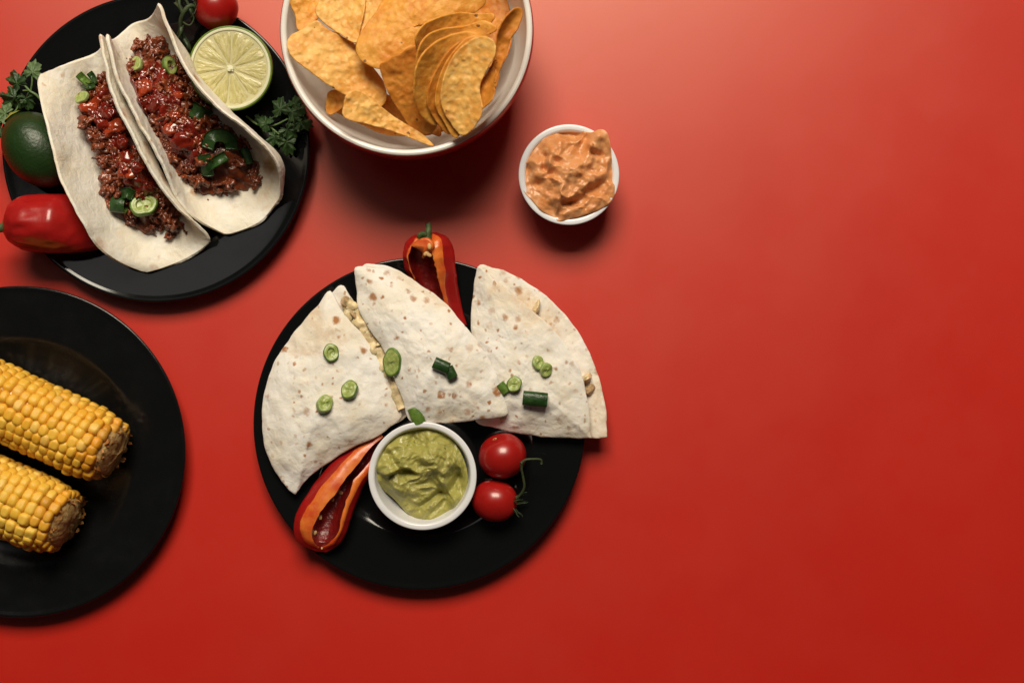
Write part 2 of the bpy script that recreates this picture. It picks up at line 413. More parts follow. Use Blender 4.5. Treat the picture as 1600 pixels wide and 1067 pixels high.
MT['cheese'] = M_simple('melted_cheese_filling', (0.86, 0.68, 0.40), .4, .45, .35, (1, .6, .25), .003, var=.35, vs_=150, bs=260, bd=.0012, bstr=.5)
MT['chicken'] = M_simple('browned_filling', (0.68, 0.46, 0.25), .5, .4, .2, var=.5, vs_=150, bs=300, bd=.0012, bstr=.6)

# ------------------------------------------------------------------ table
TZ = -10.0      # height of the table surface
def build_table():
    x, y = 1900, 1500; r = 8
    prof = [(0, 0), (-0, 0)]
    V = []; F = []
    for z, g in ((TZ, r), (TZ - 2.5, 2.5), (TZ - r, 0), (TZ - 50, 0)):
        V += [(-x + g, -y + g, z), (x - g, -y + g, z), (x - g, y - g, z), (-x + g, y - g, z)]
    F = [(0, 1, 2, 3), (15, 14, 13, 12)]
    for k in range(3):
        for j in range(4):
            F.append((k * 4 + j, (k + 1) * 4 + j, (k + 1) * 4 + (j + 1) % 4, k * 4 + (j + 1) % 4))
    o = mk('tabletop', V, F, MT['table'], smooth=False, origin=(0, 0, TZ - 50))
    tag(o, kind='structure')
build_table()

# ------------------------------------------------------------------ plates
def plate(px, py, rpx, label, m='plate'):
    k = rpx * (1 - 28 / D) / 259.6
    prof = [(0.01, 6), (70, 6), (125, 6.2), (142, 6.9), (152, 8.6), (162, 11.4), (171, 14.9), (178, 17.3), (186, 18.7), (196, 19.6), (220, 21.8), (246, 24.4), (252, 25.4), (255.8, 26.2), (258.4, 25.8), (259.6, 24.0), (257.4, 22.0), (240, 19.6), (190, 13.6), (170, 7.0), (156, -1), (150, TZ + 1), (147, TZ), (140, TZ), (137, -4), (132, 1.6), (0.01, 2.2)]
    V, F = lathe([(r * k, z) for r, z in prof], 192, 110)
    c = P(px, py, 26); c[2] = 0
    o = mk('dinner_plate', V + c, F, MT[m], origin=c + np.array([0, 0, TZ]))
    return tag(o, label, 'plate', 'black dinner plates')
plate(243.5, 231.5, 241, 'glossy black dinner plate carrying the two tacos and the halved lime')
plate(30, 706, 259.5, 'glossy black dinner plate under the two corn cobs', 'plategrease')
plate(655.5, 662, 260, 'glossy black dinner plate under the three folded quesadillas')

# ------------------------------------------------------------------ bowl of chips
def build_bowl():
    zr = 165; c = P(635, 46, zr); c[2] = 0; R = 197.5 * (1 - zr / D)
    root = thing('chip_bowl', c + np.array([0, 0, TZ]), 'deep round bowl, red outside and white inside, holding tortilla chips', 'bowl')
    outer = [(0.01, TZ + 3), (82, TZ + 3), (86, TZ), (94, TZ), (97, TZ + 6), (112, 9), (140, 34), (160, 64), (173, 92), (R - 1, zr - 48), (R + 1.6, zr - 22), (R + 1.4, zr - 9), (R + .6, zr - 3), (R - .6, zr - 1.2)]
    V, F = lathe(outer, 160, 60); mk('outer_wall', V + c, F, MT['redglaze'], root)
    inner = [(R - 0.6, zr - 1.2), (R - 2.0, zr - 0.1), (R - 4.5, zr + 0.4), (R - 8.0, zr - 1.2), (R - 9.4, zr - 6), (R - 12, zr - 30), (162, 102), (150, 68), (130, 42), (98, 20), (60, 11), (0.01, 9)]
    V, F = lathe(inner, 160, 60); mk('inner_wall', V + c, F, MT['bowlwhite'], root)
build_bowl()

def chip(o, z0, gx, gy, ang, curv, m, label, frame=None):
    """o: outline in the zoomed picture frame; plane z0,gx,gy; bend about direction ang"""
    pts = np.array([(430 + x / 3.81, y / 3.81) for x, y in o]); c0 = pts.mean(0)
    c = np.array(frame[:2]) if frame else c0
    d = np.array([math.cos(ang), math.sin(ang)]); ext = frame[2] if frame else np.abs((pts - c) @ d).max()
    def zf(q):
        u = (q - c) @ d / ext
        return z0 + (q - c) @ np.array([gx, gy]) + curv * u * u
    out = [(x, y, zf(np.array([x, y]))) for x, y in pts]
    n = 110
    V, F, T = patch(out, (c0[0], c0[1], zf(c0)), n, 26, 2.0)
    k = 1 - V[:, 2] / D; q = np.c_[V[:, 0] / k + 800, 533.5 - V[:, 1] / k]
    V[:, 2] = z0 + (q - c) @ np.array([gx, gy]) + curv * ((q - c) @ d / ext) ** 2
    sd = rng.uniform(0, 50); am = .6 if frame else 1.0
    rim = fbm(np.c_[V[:, :2] * .06, np.full(len(V), sd)], 3, 3)
    V[:, :2] += (V[:, :2] - V[0, :2]) * (0.02 * rim * T ** 4)[:, None]
    V[:, 2] += am * (2.4 * fbm(np.c_[V[:, :2] * .045, np.full(len(V), sd + 3)], 1, 3) + 0.9 * fbm(np.c_[V[:, :2] * .16, np.full(len(V), sd)], 2, 2))
    V, F = solid(V, F, n, 1.7)
    ob = mk('tortilla_chip', V, F, MT['chips'][m]); tag(ob, label, 'chip', 'tortilla chips in the bowl')
CH = [
 # deep ones first; the large ones are added to darken the bowl interior
 ([(330, 640), (420, 560), (650, 560), (780, 680), (930, 790), (800, 812), (640, 795), (500, 735), (400, 690)], 98, .1, -.2, 0, 6, 2, 'added dark filler chip shading the bowl below the pale folded chip'),
 ([(880, 740), (900, 600), (1100, 540), (1300, 440), (1330, 470), (1270, 600), (1120, 730), (960, 790)], 102, -.1, -.25, .6, 6, 2, 'added dark filler chip shading the bowl beneath the nested stack'),
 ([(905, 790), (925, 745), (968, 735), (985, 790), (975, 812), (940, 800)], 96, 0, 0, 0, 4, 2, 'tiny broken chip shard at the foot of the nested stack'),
 ([(1120, -80), (1330, -80), (1400, 100), (1400, 280), (1310, 420), (1180, 300), (1080, 120)], 98, -.2, .1, .4, 8, 2, 'added dark filler chip shading the upper right inside the bowl'),
 ([(40, -70), (190, -110), (330, -80), (290, 60), (262, 105), (220, 140), (140, 182), (118, 90), (85, 10)], 154, -.25, .05, .6, 5, 0, 'orange chip at the upper left against the bowl rim'),
 ([(245, 60), (265, 0), (330, -70), (520, -90), (530, 60), (505, 160), (478, 252), (400, 212), (330, 165), (262, 105)], 166, .0, .1, .2, 8, 1, 'pale blistered chip at the top of the bowl with a dark scorched corner'),
 ([(520, -80), (505, 40), (485, 150), (475, 235), (490, 275), (560, 220), (660, 110), (760, -60)], 170, .15, .05, 0, 4, 1, 'narrow sliver of chip standing between the pale chip and the large orange chip'),
 ([(306, 655), (308, 600), (318, 555), (360, 540), (412, 565), (408, 625), (350, 672), (318, 678)], 130, .05, -.1, 0, 4, 0, 'small broken chip corner at the left below the blistered chip'),
 ([(70, 258), (92, 215), (170, 165), (250, 124), (300, 165), (390, 215), (480, 272), (560, 380), (640, 480), (664, 575), (625, 634), (540, 605), (420, 565), (300, 492), (180, 405), (100, 335), (72, 292)], 166, -.22, .02, .7, -9, 1, 'large pale blistered chip lying at the left side of the bowl'),
 ([(690, -40), (600, 75), (530, 165), (490, 240), (488, 305), (530, 372), (620, 410), (740, 400), (860, 320), (900, 200), (1010, 120), (1190, 75), (1262, -5), (1230, -90), (950, -110)], 188, .02, -.02, .9, -16, 0, 'largest orange chip, smooth and curved, in the middle of the bowl'),
 ([(620, 396), (665, 360), (740, 322), (850, 278), (900, 400), (920, 560), (960, 700), (962, 748), (925, 790), (868, 790), (800, 752), (742, 662), (690, 585), (645, 490)], 184, -.02, -.40, 0, -10, 2, 'orange chip hanging down in the centre, grainy at its lower tip'),
 ([(404, 690), (406, 625), (425, 560), (470, 536), (520, 552), (600, 615), (700, 690), (800, 752), (880, 805), (942, 866), (880, 852), (780, 812), (680, 775), (560, 740), (460, 722)], 178, -.25, -.05, 1.0, 10, 1, 'folded pale chip with a long thin tail at the bottom of the bowl'),
 ([(836, 235), (848, 195), (900, 140), (1000, 98), (1100, 78), (1200, 84), (1290, 82), (1300, 120), (1240, 170), (1100, 240), (960, 320), (870, 330), (845, 280)], 184, .03, -.28, .25, 26, 0, 'rearmost chip of the nested stack, its upper edge furthest back', (724, 120, 60)),
 ([(842, 350), (868, 260), (930, 198), (1020, 172), (1120, 160), (1230, 126), (1300, 150), (1316, 182), (1265, 216), (1180, 330), (1060, 480), (920, 540), (850, 450)], 189, .03, -.28, .25, 26, 0, 'second chip of the nested stack, with a rounded dark right tip', (724, 120, 60)),
 ([(826, 500), (838, 410), (890, 310), (970, 245), (1080, 200), (1180, 192), (1210, 230), (1180, 380), (1100, 560), (1050, 700), (968, 746), (905, 722), (850, 655), (828, 580)], 195, .03, -.28, .25, 26, 0, 'large cupped chip of the nested stack with the long lit left rim', (724, 120, 60)),
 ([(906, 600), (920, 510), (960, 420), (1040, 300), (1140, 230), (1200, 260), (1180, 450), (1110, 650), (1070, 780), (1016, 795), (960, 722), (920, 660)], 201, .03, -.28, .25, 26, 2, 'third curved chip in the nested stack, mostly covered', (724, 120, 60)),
 ([(954, 600), (965, 510), (1000, 410), (1070, 300), (1150, 225), (1230, 240), (1220, 480), (1140, 680), (1095, 805), (1058, 816), (1008, 735), (968, 660)], 207, .03, -.28, .25, 26, 0, 'thin chip just behind the front chip of the nested stack', (724, 120, 60)),
 ([(986, 580), (1000, 480), (1042, 370), (1105, 285), (1180, 232), (1250, 222), (1302, 250), (1305, 330), (1262, 410), (1215, 520), (1232, 640), (1214, 705), (1170, 770), (1114, 806), (1060, 755), (1008, 672)], 214, .03, -.28, .25, 26, 1, 'front chip of the nested stack, a pale brown curved oval', (724, 120, 60)),
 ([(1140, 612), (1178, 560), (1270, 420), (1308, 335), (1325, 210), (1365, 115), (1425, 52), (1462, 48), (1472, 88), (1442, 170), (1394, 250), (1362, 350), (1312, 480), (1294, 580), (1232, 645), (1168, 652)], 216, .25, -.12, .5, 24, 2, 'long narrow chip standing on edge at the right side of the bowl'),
]
for c_ in CH: chip(*c_)

# ------------------------------------------------------------------ ramekins and dips
def ramekin(px, py, rpx, z0, h, label):
    zr = z0 + h; c = P(px, py, zr); c[2] = 0; R = rpx * (1 - zr / D)
    prof = [(0.01, z0 + 2), (R * .70, z0 + 2), (R * .73, z0), (R * .80, z0), (R * .84, z0 + 4), (R * .90, z0 + h * .35), (R * .965, z0 + h * .78), (R * .995, zr - 3), (R, zr - 1.2), (R - 1.8, zr), (R - 6.5, zr - .1), (R - 9, zr - 2), (R - 10.5, zr - 7), (R * .80, z0 + h * .45), (R * .72, z0 + 10), (R * .6, z0 + 6), (0.01, z0 + 6)]
    V, F = lathe(prof, 144, 90)
    o = mk('ramekin', V + c, F, MT['white'], origin=c + np.array([0, 0, z0])); tag(o, label, 'ramekin', 'small white ramekins'); return c, R, zr
ramekin(660, 743.5, 84.5, 6, 62, 'white ramekin of green guacamole standing on the black plate')
ramekin(889, 273, 78.5, TZ, 76, 'white ramekin of orange dip standing on the bare red table')

def seg_g(x, y, a, b, wd):
    a = np.array(a, float); b = np.array(b, float); d = b - a; L2 = d @ d
    t = np.clip(((x - a[0]) * d[0] + (y - a[1]) * d[1]) / L2, 0, 1)
    dd = np.hypot(x - a[0] - t * d[0], y - a[1] - t * d[1]); return np.exp(-(dd / wd) ** 2)
def sig(t): return 1 / (1 + np.exp(-np.clip(t, -30, 30)))
def build_guac():
    out = [(588, 722, 52), (600, 696, 54), (625, 675, 54), (655, 668, 54), (690, 676, 54), (716, 700, 53), (730, 735, 52), (729, 765, 50), (716, 790, 46), (698, 806, 40), (680, 822, 40), (664, 822, 36), (640, 806, 34), (618, 782, 36), (598, 764, 44), (587, 744, 50)]
    def disp(V, T):
        k = 1 - V[:, 2] / D; x = V[:, 0] / k + 800; y = 533.5 - V[:, 1] / k
        q = np.c_[x * .022, y * .022, np.full(len(x), 3.3)]
        wx = x + 14 * fbm(q, 1, 2); wy = y + 14 * fbm(q + 9, 2, 2)
        h = 15 * fbm(np.c_[wx * .028, wy * .028, np.full(len(x), 1.7)], 4, 3) - 5 * np.abs(fbm(np.c_[wx * .05, wy * .05, np.full(len(x), 8.7)], 5, 3)) + 4
        # lipped fold, left of the middle
        yl = 737 + 5 * np.sin((x - 590) * .11)
        loc = np.exp(-((x - 618) / 34) ** 4)
        h += loc * (17 * sig((yl - y) / 1.3) * np.exp(-np.clip(yl - y, 0, 99) / 26) - 17 * sig((y - yl) / 1.6) * np.exp(-np.clip(y - yl, 0, 99) / 9))
        # cleft running down from the top
        xl = 664 - (y - 690) * .25 + 4 * np.sin(y * .12)
        l2 = np.exp(-((y - 705) / 30) ** 4)
        h += l2 * (8 * sig((x - xl) / 1.6) * np.exp(-np.clip(x - xl, 0, 99) / 18) - 8 * sig((xl - x) / 1.6) * np.exp(-np.clip(xl - x, 0, 99) / 7))
        h -= 12 * seg_g(x, y, (706, 765), (716, 748), 7) + 9 * seg_g(x, y, (694, 785), (675, 800), 6) + 8 * seg_g(x, y, (655, 792), (690, 770), 5)
        h += 8 * seg_g(x, y, (672, 718), (690, 752), 12) + 6 * seg_g(x, y, (635, 705), (615, 722), 11) + 5 * seg_g(x, y, (625, 765), (675, 778), 12)
        r = np.hypot(x - 660, y - 743); an = np.arctan2(y - 743, x - 660)
        h += 2.2 * np.sin(r * .75 + 2 * np.sin(an * 3)) * np.exp(-((an + .35) / .55) ** 2) * sig((r - 45) / 5)
        h += 1.7 * fbm(np.c_[x * .13, y * .13, np.full(len(x), 2.2)], 21, 3)
        return h * (1 - .75 * T ** 6)
    V, F, T = patch(out, (660, 742, 60), 260, 110, 3.0, disp)
    o = mk('guacamole', V, F, MT['guac']); tag(o, 'chunky green guacamole filling the ramekin on the quesadilla plate', 'guacamole')
build_guac()
def build_pink():
    out = [(816, 262, 60), (826, 236, 62), (846, 213, 63), (872, 203, 63), (900, 202, 64), (922, 207, 70), (938, 202, 78), (949, 208, 79), (954, 228, 76), (956, 250, 66), (962, 275, 62), (963, 298, 63), (952, 318, 67), (934, 329, 66.5), (912, 337, 66), (892, 342, 66), (874, 346, 66), (864, 339, 67), (846, 330, 67), (832, 314, 68), (819, 300, 68), (814, 282, 65)]
    def disp(V, T):
        k = 1 - V[:, 2] / D; x = V[:, 0] / k + 800; y = 533.5 - V[:, 1] / k; z = np.full(len(x), 5.1)
        q = np.c_[x * .03, y * .03, z]
        wx = x + 12 * fbm(q, 11, 2); wy = y + 12 * fbm(q + 4, 12, 2)
        rid = 1 - np.sqrt(fbm(np.c_[wx * .030, wy * .030, z], 13, 2) ** 2 + .01)
        h = 15 * (rid ** 2 - .5) + 2.6 * fbm(np.c_[x * .075, y * .075, z], 15, 2)
        h += 13 * seg_g(x, y, (866, 222), (858, 250), 11) + 9 * seg_g(x, y, (880, 300), (868, 310), 13) + 9 * seg_g(x, y, (935, 212), (928, 228), 9) + 6 * seg_g(x, y, (895, 270), (925, 260), 12)
        h -= 12 * seg_g(x, y, (880, 207), (912, 212), 7) + 14 * seg_g(x, y, (852, 245), (850, 262), 5) + 12 * seg_g(x, y, (926, 238), (938, 240), 5) + 8 * seg_g(x, y, (842, 285), (865, 268), 7) + 10 * seg_g(x, y, (880, 318), (912, 308), 5) + 10 * seg_g(x, y, (915, 300), (945, 285), 6)
        h += 1.2 * fbm(np.c_[x * .14, y * .14, z], 22, 2)
        return h * (1 - .8 * T ** 8)
    V, F, T = patch(out, (888, 272, 82), 260, 110, 2.2, disp)
    rim = T > .999
    n = 260; m = len(V); B = V[m - n:].copy(); C = V[0].copy(); L = B.copy(); L[:, :2] = C[:2] + (B[:, :2] - C[:2]) * .96; L[:, 2] -= 9
    V = np.vstack([V, L]); F = F + [(m - n + j, m + j, m + (j + 1) % n, m - n + (j + 1) % n) for j in range(n)]
    o = mk('creamy_dip', V, F, MT['pink']); tag(o, 'lumpy orange creamy dip heaped over the rim of the ramekin on the table', 'dip')
build_pink()

# ------------------------------------------------------------------ small greens
def ring_slice(name, at, n, r, h, squash=1.0, spin=0.0, hole=.42, skin='scalskin', flesh='scalflesh', parent=None, solid_=False):
    seg = 40; h = h * .72
    prof = [(.01, 0), (r * .8, 0), (r * .97, h * .06), (r, h * .2), (r, h * .8), (r * .96, h * .95), (r * .86, h)]
    k1 = len(prof)
    if solid_: prof += [(r * .80, h * .985), (r * .74, h), (r * (hole + .08), h * .985), (r * hole, h * .95), (r * (hole - .08), h * .975), (r * .2, h * .985), (.01, h * .96)]
    else: prof += [(r * .80, h * .975), (r * .72, h * 1.0), (r * (hole + .14), h * .985), (r * hole, h * .95), (r * hole * .93, h * .8), (r * hole * .85, h * .55), (.01, h * .45)]
    V, F = lathe(prof, seg)
    mi = [0 if (f[0] % len(prof)) < k1 - 1 else 1 for f in F]
    V[:, 0] *= squash
    a = np.arctan2(V[:, 1], V[:, 0]); sd = rng.uniform(0, 20)
    V[:, :2] *= (1 + .05 * np.sin(a * 2 + sd) + .03 * np.sin(a * 5 + sd))[:, None]
    V[:, 2] *= 1 + .22 * np.cos(a + sd); V[:, 2] += .5 * np.sin(3 * a + sd) * (V[:, 2] > h * .5)
    R = rot_to(n, spin); V = V @ R.T + np.asarray(at)
    return mk(name, V, F, [MT[skin], MT[flesh]], parent, sharp=55, mi=mi)
def tube_piece(name, at, d, r, L, wall=.22, squash=.8, skin='scaldark', inner='scalskin', parent=None, bend=0.0, n_up=(0, 0, 1)):
    """a hollow length of scallion lying along direction d (design axes)"""
    d = np.asarray(d, float); d /= np.linalg.norm(d); up = np.asarray(n_up, float); s = np.cross(up, d); s /= np.linalg.norm(s); up = np.cross(d, s)
    seg = 28; a = np.linspace(0, 2 * PI, seg, endpoint=False); rows = []
    prof = [(-L / 2, 1 - wall), (-L / 2, .97), (-L / 2 + 1, 1), (0, 1.02), (L / 2 - 1, 1), (L / 2, .97), (L / 2, 1 - wall), (0, 1 - wall)]
    for x, q in prof:
        cc = x * d + up * (bend * (x / L * 2) ** 2)
        rows.append(cc + q * r * (np.cos(a)[:, None] * s + squash * np.sin(a)[:, None] * up))
    V = np.vstack(rows); F = gridfaces(len(prof), seg, True, True)
    mi = [0 if 1 <= f[0] // seg <= 4 else 1 for f in F]
    sd = rng.uniform(0, 9); V += (.05 * r * fbm(V * .15 + sd, 2, 2))[:, None] * up
    return mk(name, V + np.asarray(at), F, [MT[skin], MT[inner]], parent, sharp=50, mi=mi)
def strip_leaf(name, pts, wd, th=1.6, m='scaldark', parent=None, cup=0.0):
    """curved ribbon of scallion leaf: centre line pts with z, half width wd"""
    c = catmull(PP(pts), 22); T = np.gradient(c, axis=0); T /= np.linalg.norm(T, axis=1)[:, None]
    s = np.cross(T, [0, 0, 1.0]); s /= np.linalg.norm(s, axis=1)[:, None] + 1e-9
    up = np.cross(s, T); v = np.linspace(-1, 1, 9)
    G = np.stack([c + s * wd * q + up * cup * (q * q - .5) for q in v], 1)
    V, F = gridsolid(G[:, ::-1] if np.cross(G[1, 0] - G[0, 0], G[0, 1] - G[0, 0])[2] > 0 else G, th)
    return mk(name, V, F, MT[m], parent)

# ------------------------------------------------------------------ quesadillas
QS = {}
def layer(out, center, seed, th=3.4, amp=1.6, zpow=2.4, n=170, rings=48, wave=1.0):
    V, F, T = patch(out, center, n, rings, zpow)
    z = np.full(len(V), seed)
    V[:, 2] += amp * fbm(np.c_[V[:, :2] * .055, z], seed, 4) + 3.2 * wave * fbm(np.c_[V[:, :2] * .016, z + 4], seed + 1, 2)
    V[:, :2] += (V[:, :2] - V[0, :2]) * (.008 * fbm(np.c_[V[:, :2] * .07, z], seed + 2, 3) * T ** 6)[:, None]
    return solid(V, F, n, th)
def quesadilla(label, top, tc, bot, bc, seed, fill):
    c = P(tc[0], tc[1], 0); root = thing('quesadilla', c, label, 'quesadilla', 'folded quesadillas on the black plate')
    tv = layer(top, tc, seed); mk('upper_layer', *tv, MT['tort'], root, sharp=70)
    bv = layer(bot, bc, seed + 9, wave=.3); mk('lower_layer', *bv, MT['tort'], root, sharp=70)
    if len(fill) > 4:
        cl = even(PP([(x, y, z - 1) for x, y, z, r, m in fill]), 90, False); V, F = tube(cl, [11], 20)
        V[:, 2] = cl.mean(0)[2] + (V[:, 2] - cl.mean(0)[2]) * .7
        V += vnormals(V, F[:-2]) * (4.2 * fbm(V * .075, seed, 3))[:, None]; mk('melted_cheese', V, F, MT['cheese'], root)
    for k, (x, y, z, r, m) in enumerate(fill):
        if len(fill) > 4 and (m == 'cheese' or k > 12): continue
        V, F = lump(P(x, y, z - 1), (r * 1.2, r * rng.uniform(.7, 1), r * .42), seed * 3 + k, .35, 1.1, 3)
        mk('filling_chunk', V, F, MT[m], root)
    QS[seed] = (tv, bv)
# left
quesadilla('leftmost quesadilla wedge, its pale folded edge beside the halved pepper',
  [(515, 456, 54), (496, 478, 51), (476, 499, 48), (452, 530, 45), (428, 568, 43), (414, 610, 42), (410, 650, 41), (413, 690, 40), (424, 725, 39), (442, 753, 39), (459, 770, 39), (463, 771, 39), (478, 750, 41), (510, 724, 43), (545, 702, 46), (585, 683, 46), (608, 668, 44), (626, 650, 46), (616, 617, 54), (591, 566, 58), (566, 525, 58), (550, 507, 58), (534, 486, 57)], (500, 620, 72),
  [(532, 446, 40), (505, 476, 36), (470, 520, 34), (440, 560, 32), (420, 610, 31), (416, 650, 30), (420, 700, 30), (440, 745, 30), (458, 764, 30), (500, 725, 32), (560, 690, 34), (610, 665, 34), (640, 645, 38), (640, 630, 40), (624, 592, 42), (608, 556, 42), (584, 518, 42), (568, 492, 42), (549, 468, 41)], (510, 620, 36), 2.0,
  [(541, 473, 49, 9, 'chicken'), (549, 481, 49, 8, 'chicken'), (546, 490, 49, 7, 'cheese'), (556, 492, 49, 9, 'chicken'), (562, 503, 49, 8, 'cheese'), (570, 512, 49, 8, 'cheese'), (569, 521, 49, 7, 'cheese'), (577, 523, 49, 8, 'chicken'), (584, 534, 49, 9, 'cheese'), (584, 545, 49, 7, 'cheese'), (592, 547, 49, 8, 'chicken'), (598, 559, 49, 8, 'cheese'), (600, 570, 49, 7, 'cheese'), (606, 574, 49, 7, 'chicken'), (611, 586, 49, 8, 'cheese'), (617, 600, 49, 7, 'cheese'), (622, 612, 49, 7, 'cheese'), (627, 624, 49, 7, 'cheese'), (632, 637, 49, 6, 'cheese')])
# right (lies under the middle one)
quesadilla('rightmost quesadilla wedge, overhanging the plate edge with its lower layer showing',
  [(746, 419, 50), (740, 450, 46), (737, 485, 44), (736, 515, 44), (745, 560, 44), (752, 610, 42), (742, 655, 40), (772, 668, 40), (830, 680, 40), (880, 684, 40), (920, 684, 48), (922, 677, 50), (917, 625, 60), (905, 581, 64), (884, 541, 66), (854, 507, 66), (816, 473, 65), (776, 440, 60), (754, 422, 54)], (818, 588, 68),
  [(748, 419, 42), (772, 420, 42), (800, 429, 40), (838, 452, 39), (876, 486, 38), (910, 532, 37), (931, 579, 36), (943.5, 625, 36), (947, 660, 36), (948, 680, 36), (945, 683, 36), (915, 682, 34), (850, 674, 32), (780, 655, 31), (750, 600, 31), (742, 520, 33), (744, 460, 36)], (840, 580, 40), 5.0,
  [(838, 482, 44, 13, 'cheese'), (914, 592, 43, 14, 'cheese'), (920, 608, 43, 10, 'chicken')])
# middle
quesadilla('middle quesadilla wedge resting over the edge of the rightmost one',
  [(556, 419, 56), (557, 450, 56), (560, 483, 58), (575, 511, 60), (600, 549, 62), (614, 587, 62), (630, 625, 60), (642, 658, 56), (690, 660, 60), (740, 656, 62), (791, 648, 64), (784, 612, 68), (770, 574, 70), (750, 540, 70), (722, 505, 70), (692, 476, 70), (652, 453, 68), (618, 434, 64), (590, 421, 60)], (680, 560, 86),
  [(566, 421, 46), (585, 415, 52), (609, 418, 54), (636, 431, 56), (660, 448, 58), (704, 484, 58), (740, 540, 60), (770, 590, 60), (784, 640, 58), (740, 646, 54), (680, 650, 48), (650, 648, 50), (626, 590, 52), (600, 535, 52), (576, 480, 50)], (680, 560, 62), 8.0, [(786, 655, 50, 5, 'cheese'), (618, 618, 50, 6, 'cheese'), (606, 588, 50, 6, 'cheese')])
DQ = Drop([v for p in QS.values() for v in p])

def on_q(px, py, label, kind, **kw):
    at, n = DQ(px, py); n = n * np.array([.5, .5, 1]); 
    if kind == 'ring': o = ring_slice('scallion_slice', at - n * 1.0, n + np.array(kw.pop('lean', (0, 0, 0))), **kw)
    else:
        r = kw['r']; o = tube_piece('scallion_slice', at + np.array([0, 0, r * .55]), **kw)
    tag(o, label, 'scallion', 'scallion slices on the quesadillas')
on_q(517, 552, 'small open green scallion ring highest on the leftmost quesadilla', 'ring', r=13, h=10, squash=.95, hole=.5, lean=(.15, .25, 0), skin='scalskin')
on_q(547, 611, 'green scallion slice with a pale oval face on the leftmost quesadilla', 'ring', r=15, h=14, squash=.85, hole=.45, lean=(-.05, .35, 0), solid_=True)
on_q(504, 634, 'pale green scallion stub lowest on the leftmost quesadilla', 'ring', r=13, h=18, squash=.9, hole=.5, lean=(.5, .45, 0), skin='scalpale', solid_=True)
on_q(614, 566, 'largest oval scallion slice at the left edge of the middle quesadilla', 'ring', r=21, h=9, squash=.74, spin=-.1, hole=.6, lean=(-.05, .1, 0), solid_=True)
on_q(690, 571, 'dark green scallion piece, upper of the pair on the middle quesadilla', 'tube', r=9, L=24, d=(.8, -.35, 0), squash=.7)
on_q(704, 582, 'dark green scallion piece, lower of the pair on the middle quesadilla', 'tube', r=8, L=18, d=(.45, -.9, 0), squash=.7)
on_q(803, 601, 'round pale scallion slice beside the middle quesadilla tip', 'ring', r=12, h=12, squash=.95, hole=.45, lean=(.05, .1, 0), solid_=True)
on_q(786, 606, 'short green scallion stub between the middle quesadilla tip and the round slice', 'tube', r=7, L=17, d=(.6, -.8, 0), squash=.8, skin='scalskin')
on_q(840, 568, 'pale scallion slice, upper of the joined pair on the rightmost quesadilla', 'ring', r=10.5, h=11, squash=.9, hole=.4, lean=(.2, .35, 0), skin='scalpale', solid_=True)
on_q(851, 577, 'pale scallion slice, lower of the joined pair on the rightmost quesadilla', 'ring', r=10.5, h=12, squash=.9, hole=.4, lean=(.45, -.1, 0), skin='scalpale', solid_=True)
on_q(836, 623, 'dark green rectangular scallion length on the rightmost quesadilla', 'tube', r=11, L=37, d=(1, -.1, 0), squash=.6)
o_ = tube_piece('scallion_slice', P(651, 649, 62), (.35, -.9, 0), 10, 26, skin='scalskin', squash=.8)
tag(o_, 'bright green scallion length tucked between the middle quesadilla and the guacamole ramekin', 'scallion', 'scallion slices on the quesadillas')

# ------------------------------------------------------------------ tomatoes
def tomato_mesh(c, r, axis, sq=(1, 1, .92), dent=.16):
    V, F = ICO[4]; V = V.copy()
    d = np.exp(-((1 - V[:, 2]) / .05)); V = V * np.array(sq)
    V[:, 2] -= dent * d * .9; V *= (1 + .015 * fbm(V * 1.3 + c[0], 2, 2))[:, None]
    R = rot_to(axis); return (V * r) @ R.T + c, F, R
def sepals(c, R, r, n=5, L=1.0, curl=.5, lift=.95):
    out = []
    for k in range(n):
        a = k / n * 2 * PI + rng.uniform(-.2, .2); l = L * rng.uniform(.8, 1.15)
        pts = []
        for t in np.linspace(0, 1, 8):
            rad = t * l; z = lift + curl * t * t * rng.uniform(.8, 1.2) - .1 * math.sin(t * PI)
            pts.append((rad * math.cos(a), rad * math.sin(a), z))
        cc = catmull(pts, 12) * r @ R.T + c
        T = np.gradient(cc, axis=0); T /= np.linalg.norm(T, axis=1)[:, None]
        s = np.cross(T, R @ np.array([0, 0, 1.0])); s /= np.linalg.norm(s, axis=1)[:, None] + 1e-9
        wdt = r * .11 * np.sin(np.linspace(.35, 1, 12) * PI)[:, None] + .12
        G = np.stack([cc - s * wdt, cc + (R @ np.array([0, 0, .6])), cc + s * wdt], 1); out.append(gridsolid(G, .9))
    return join(out)[:2]
# top one, on the taco plate
c = P(337, 12, 60); ax = np.array([-.85, .05, .35])
root = thing('tomato', (c[0], c[1], 26), 'red tomato at the top edge of the picture with a curly green vine', 'tomato')
V, F, R = tomato_mesh(c, 34.5, ax, (1, 1, .98)); mk('fruit', V, F, MT['tomato'], root)
V, F = sepals(c, R, 34.5, 6, .85, .15, .93); mk('calyx', V, F, MT['vine'], root)
vine = [[(306, 12, 72), (296, 10, 80), (286, 22, 78), (282, 40, 66), (288, 66, 50), (290, 95, 36), (288, 122, 30)], [(286, 22, 78), (280, 4, 82), (284, -20, 80)], [(296, 10, 80), (288, -2, 84), (276, -10, 84)], [(284, 34, 70), (296, 40, 66), (303, 30, 68), (300, 20, 72)], [(283, 48, 62), (277, 58, 54), (276, 72, 44)], [(287, 62, 52), (294, 72, 46), (293, 84, 42)]]
mk('vine', *join([tube(PP(p), r_, 9, 26) for p, r_ in zip(vine, ([3.2, 3.6, 3.2, 3.4, 3.0], [2.6, 2.0], [2.2, 1.6], [1.5, 1.0], [1.8, 1.0], [1.8, 1.0]))])[:2], MT['vine'], root)
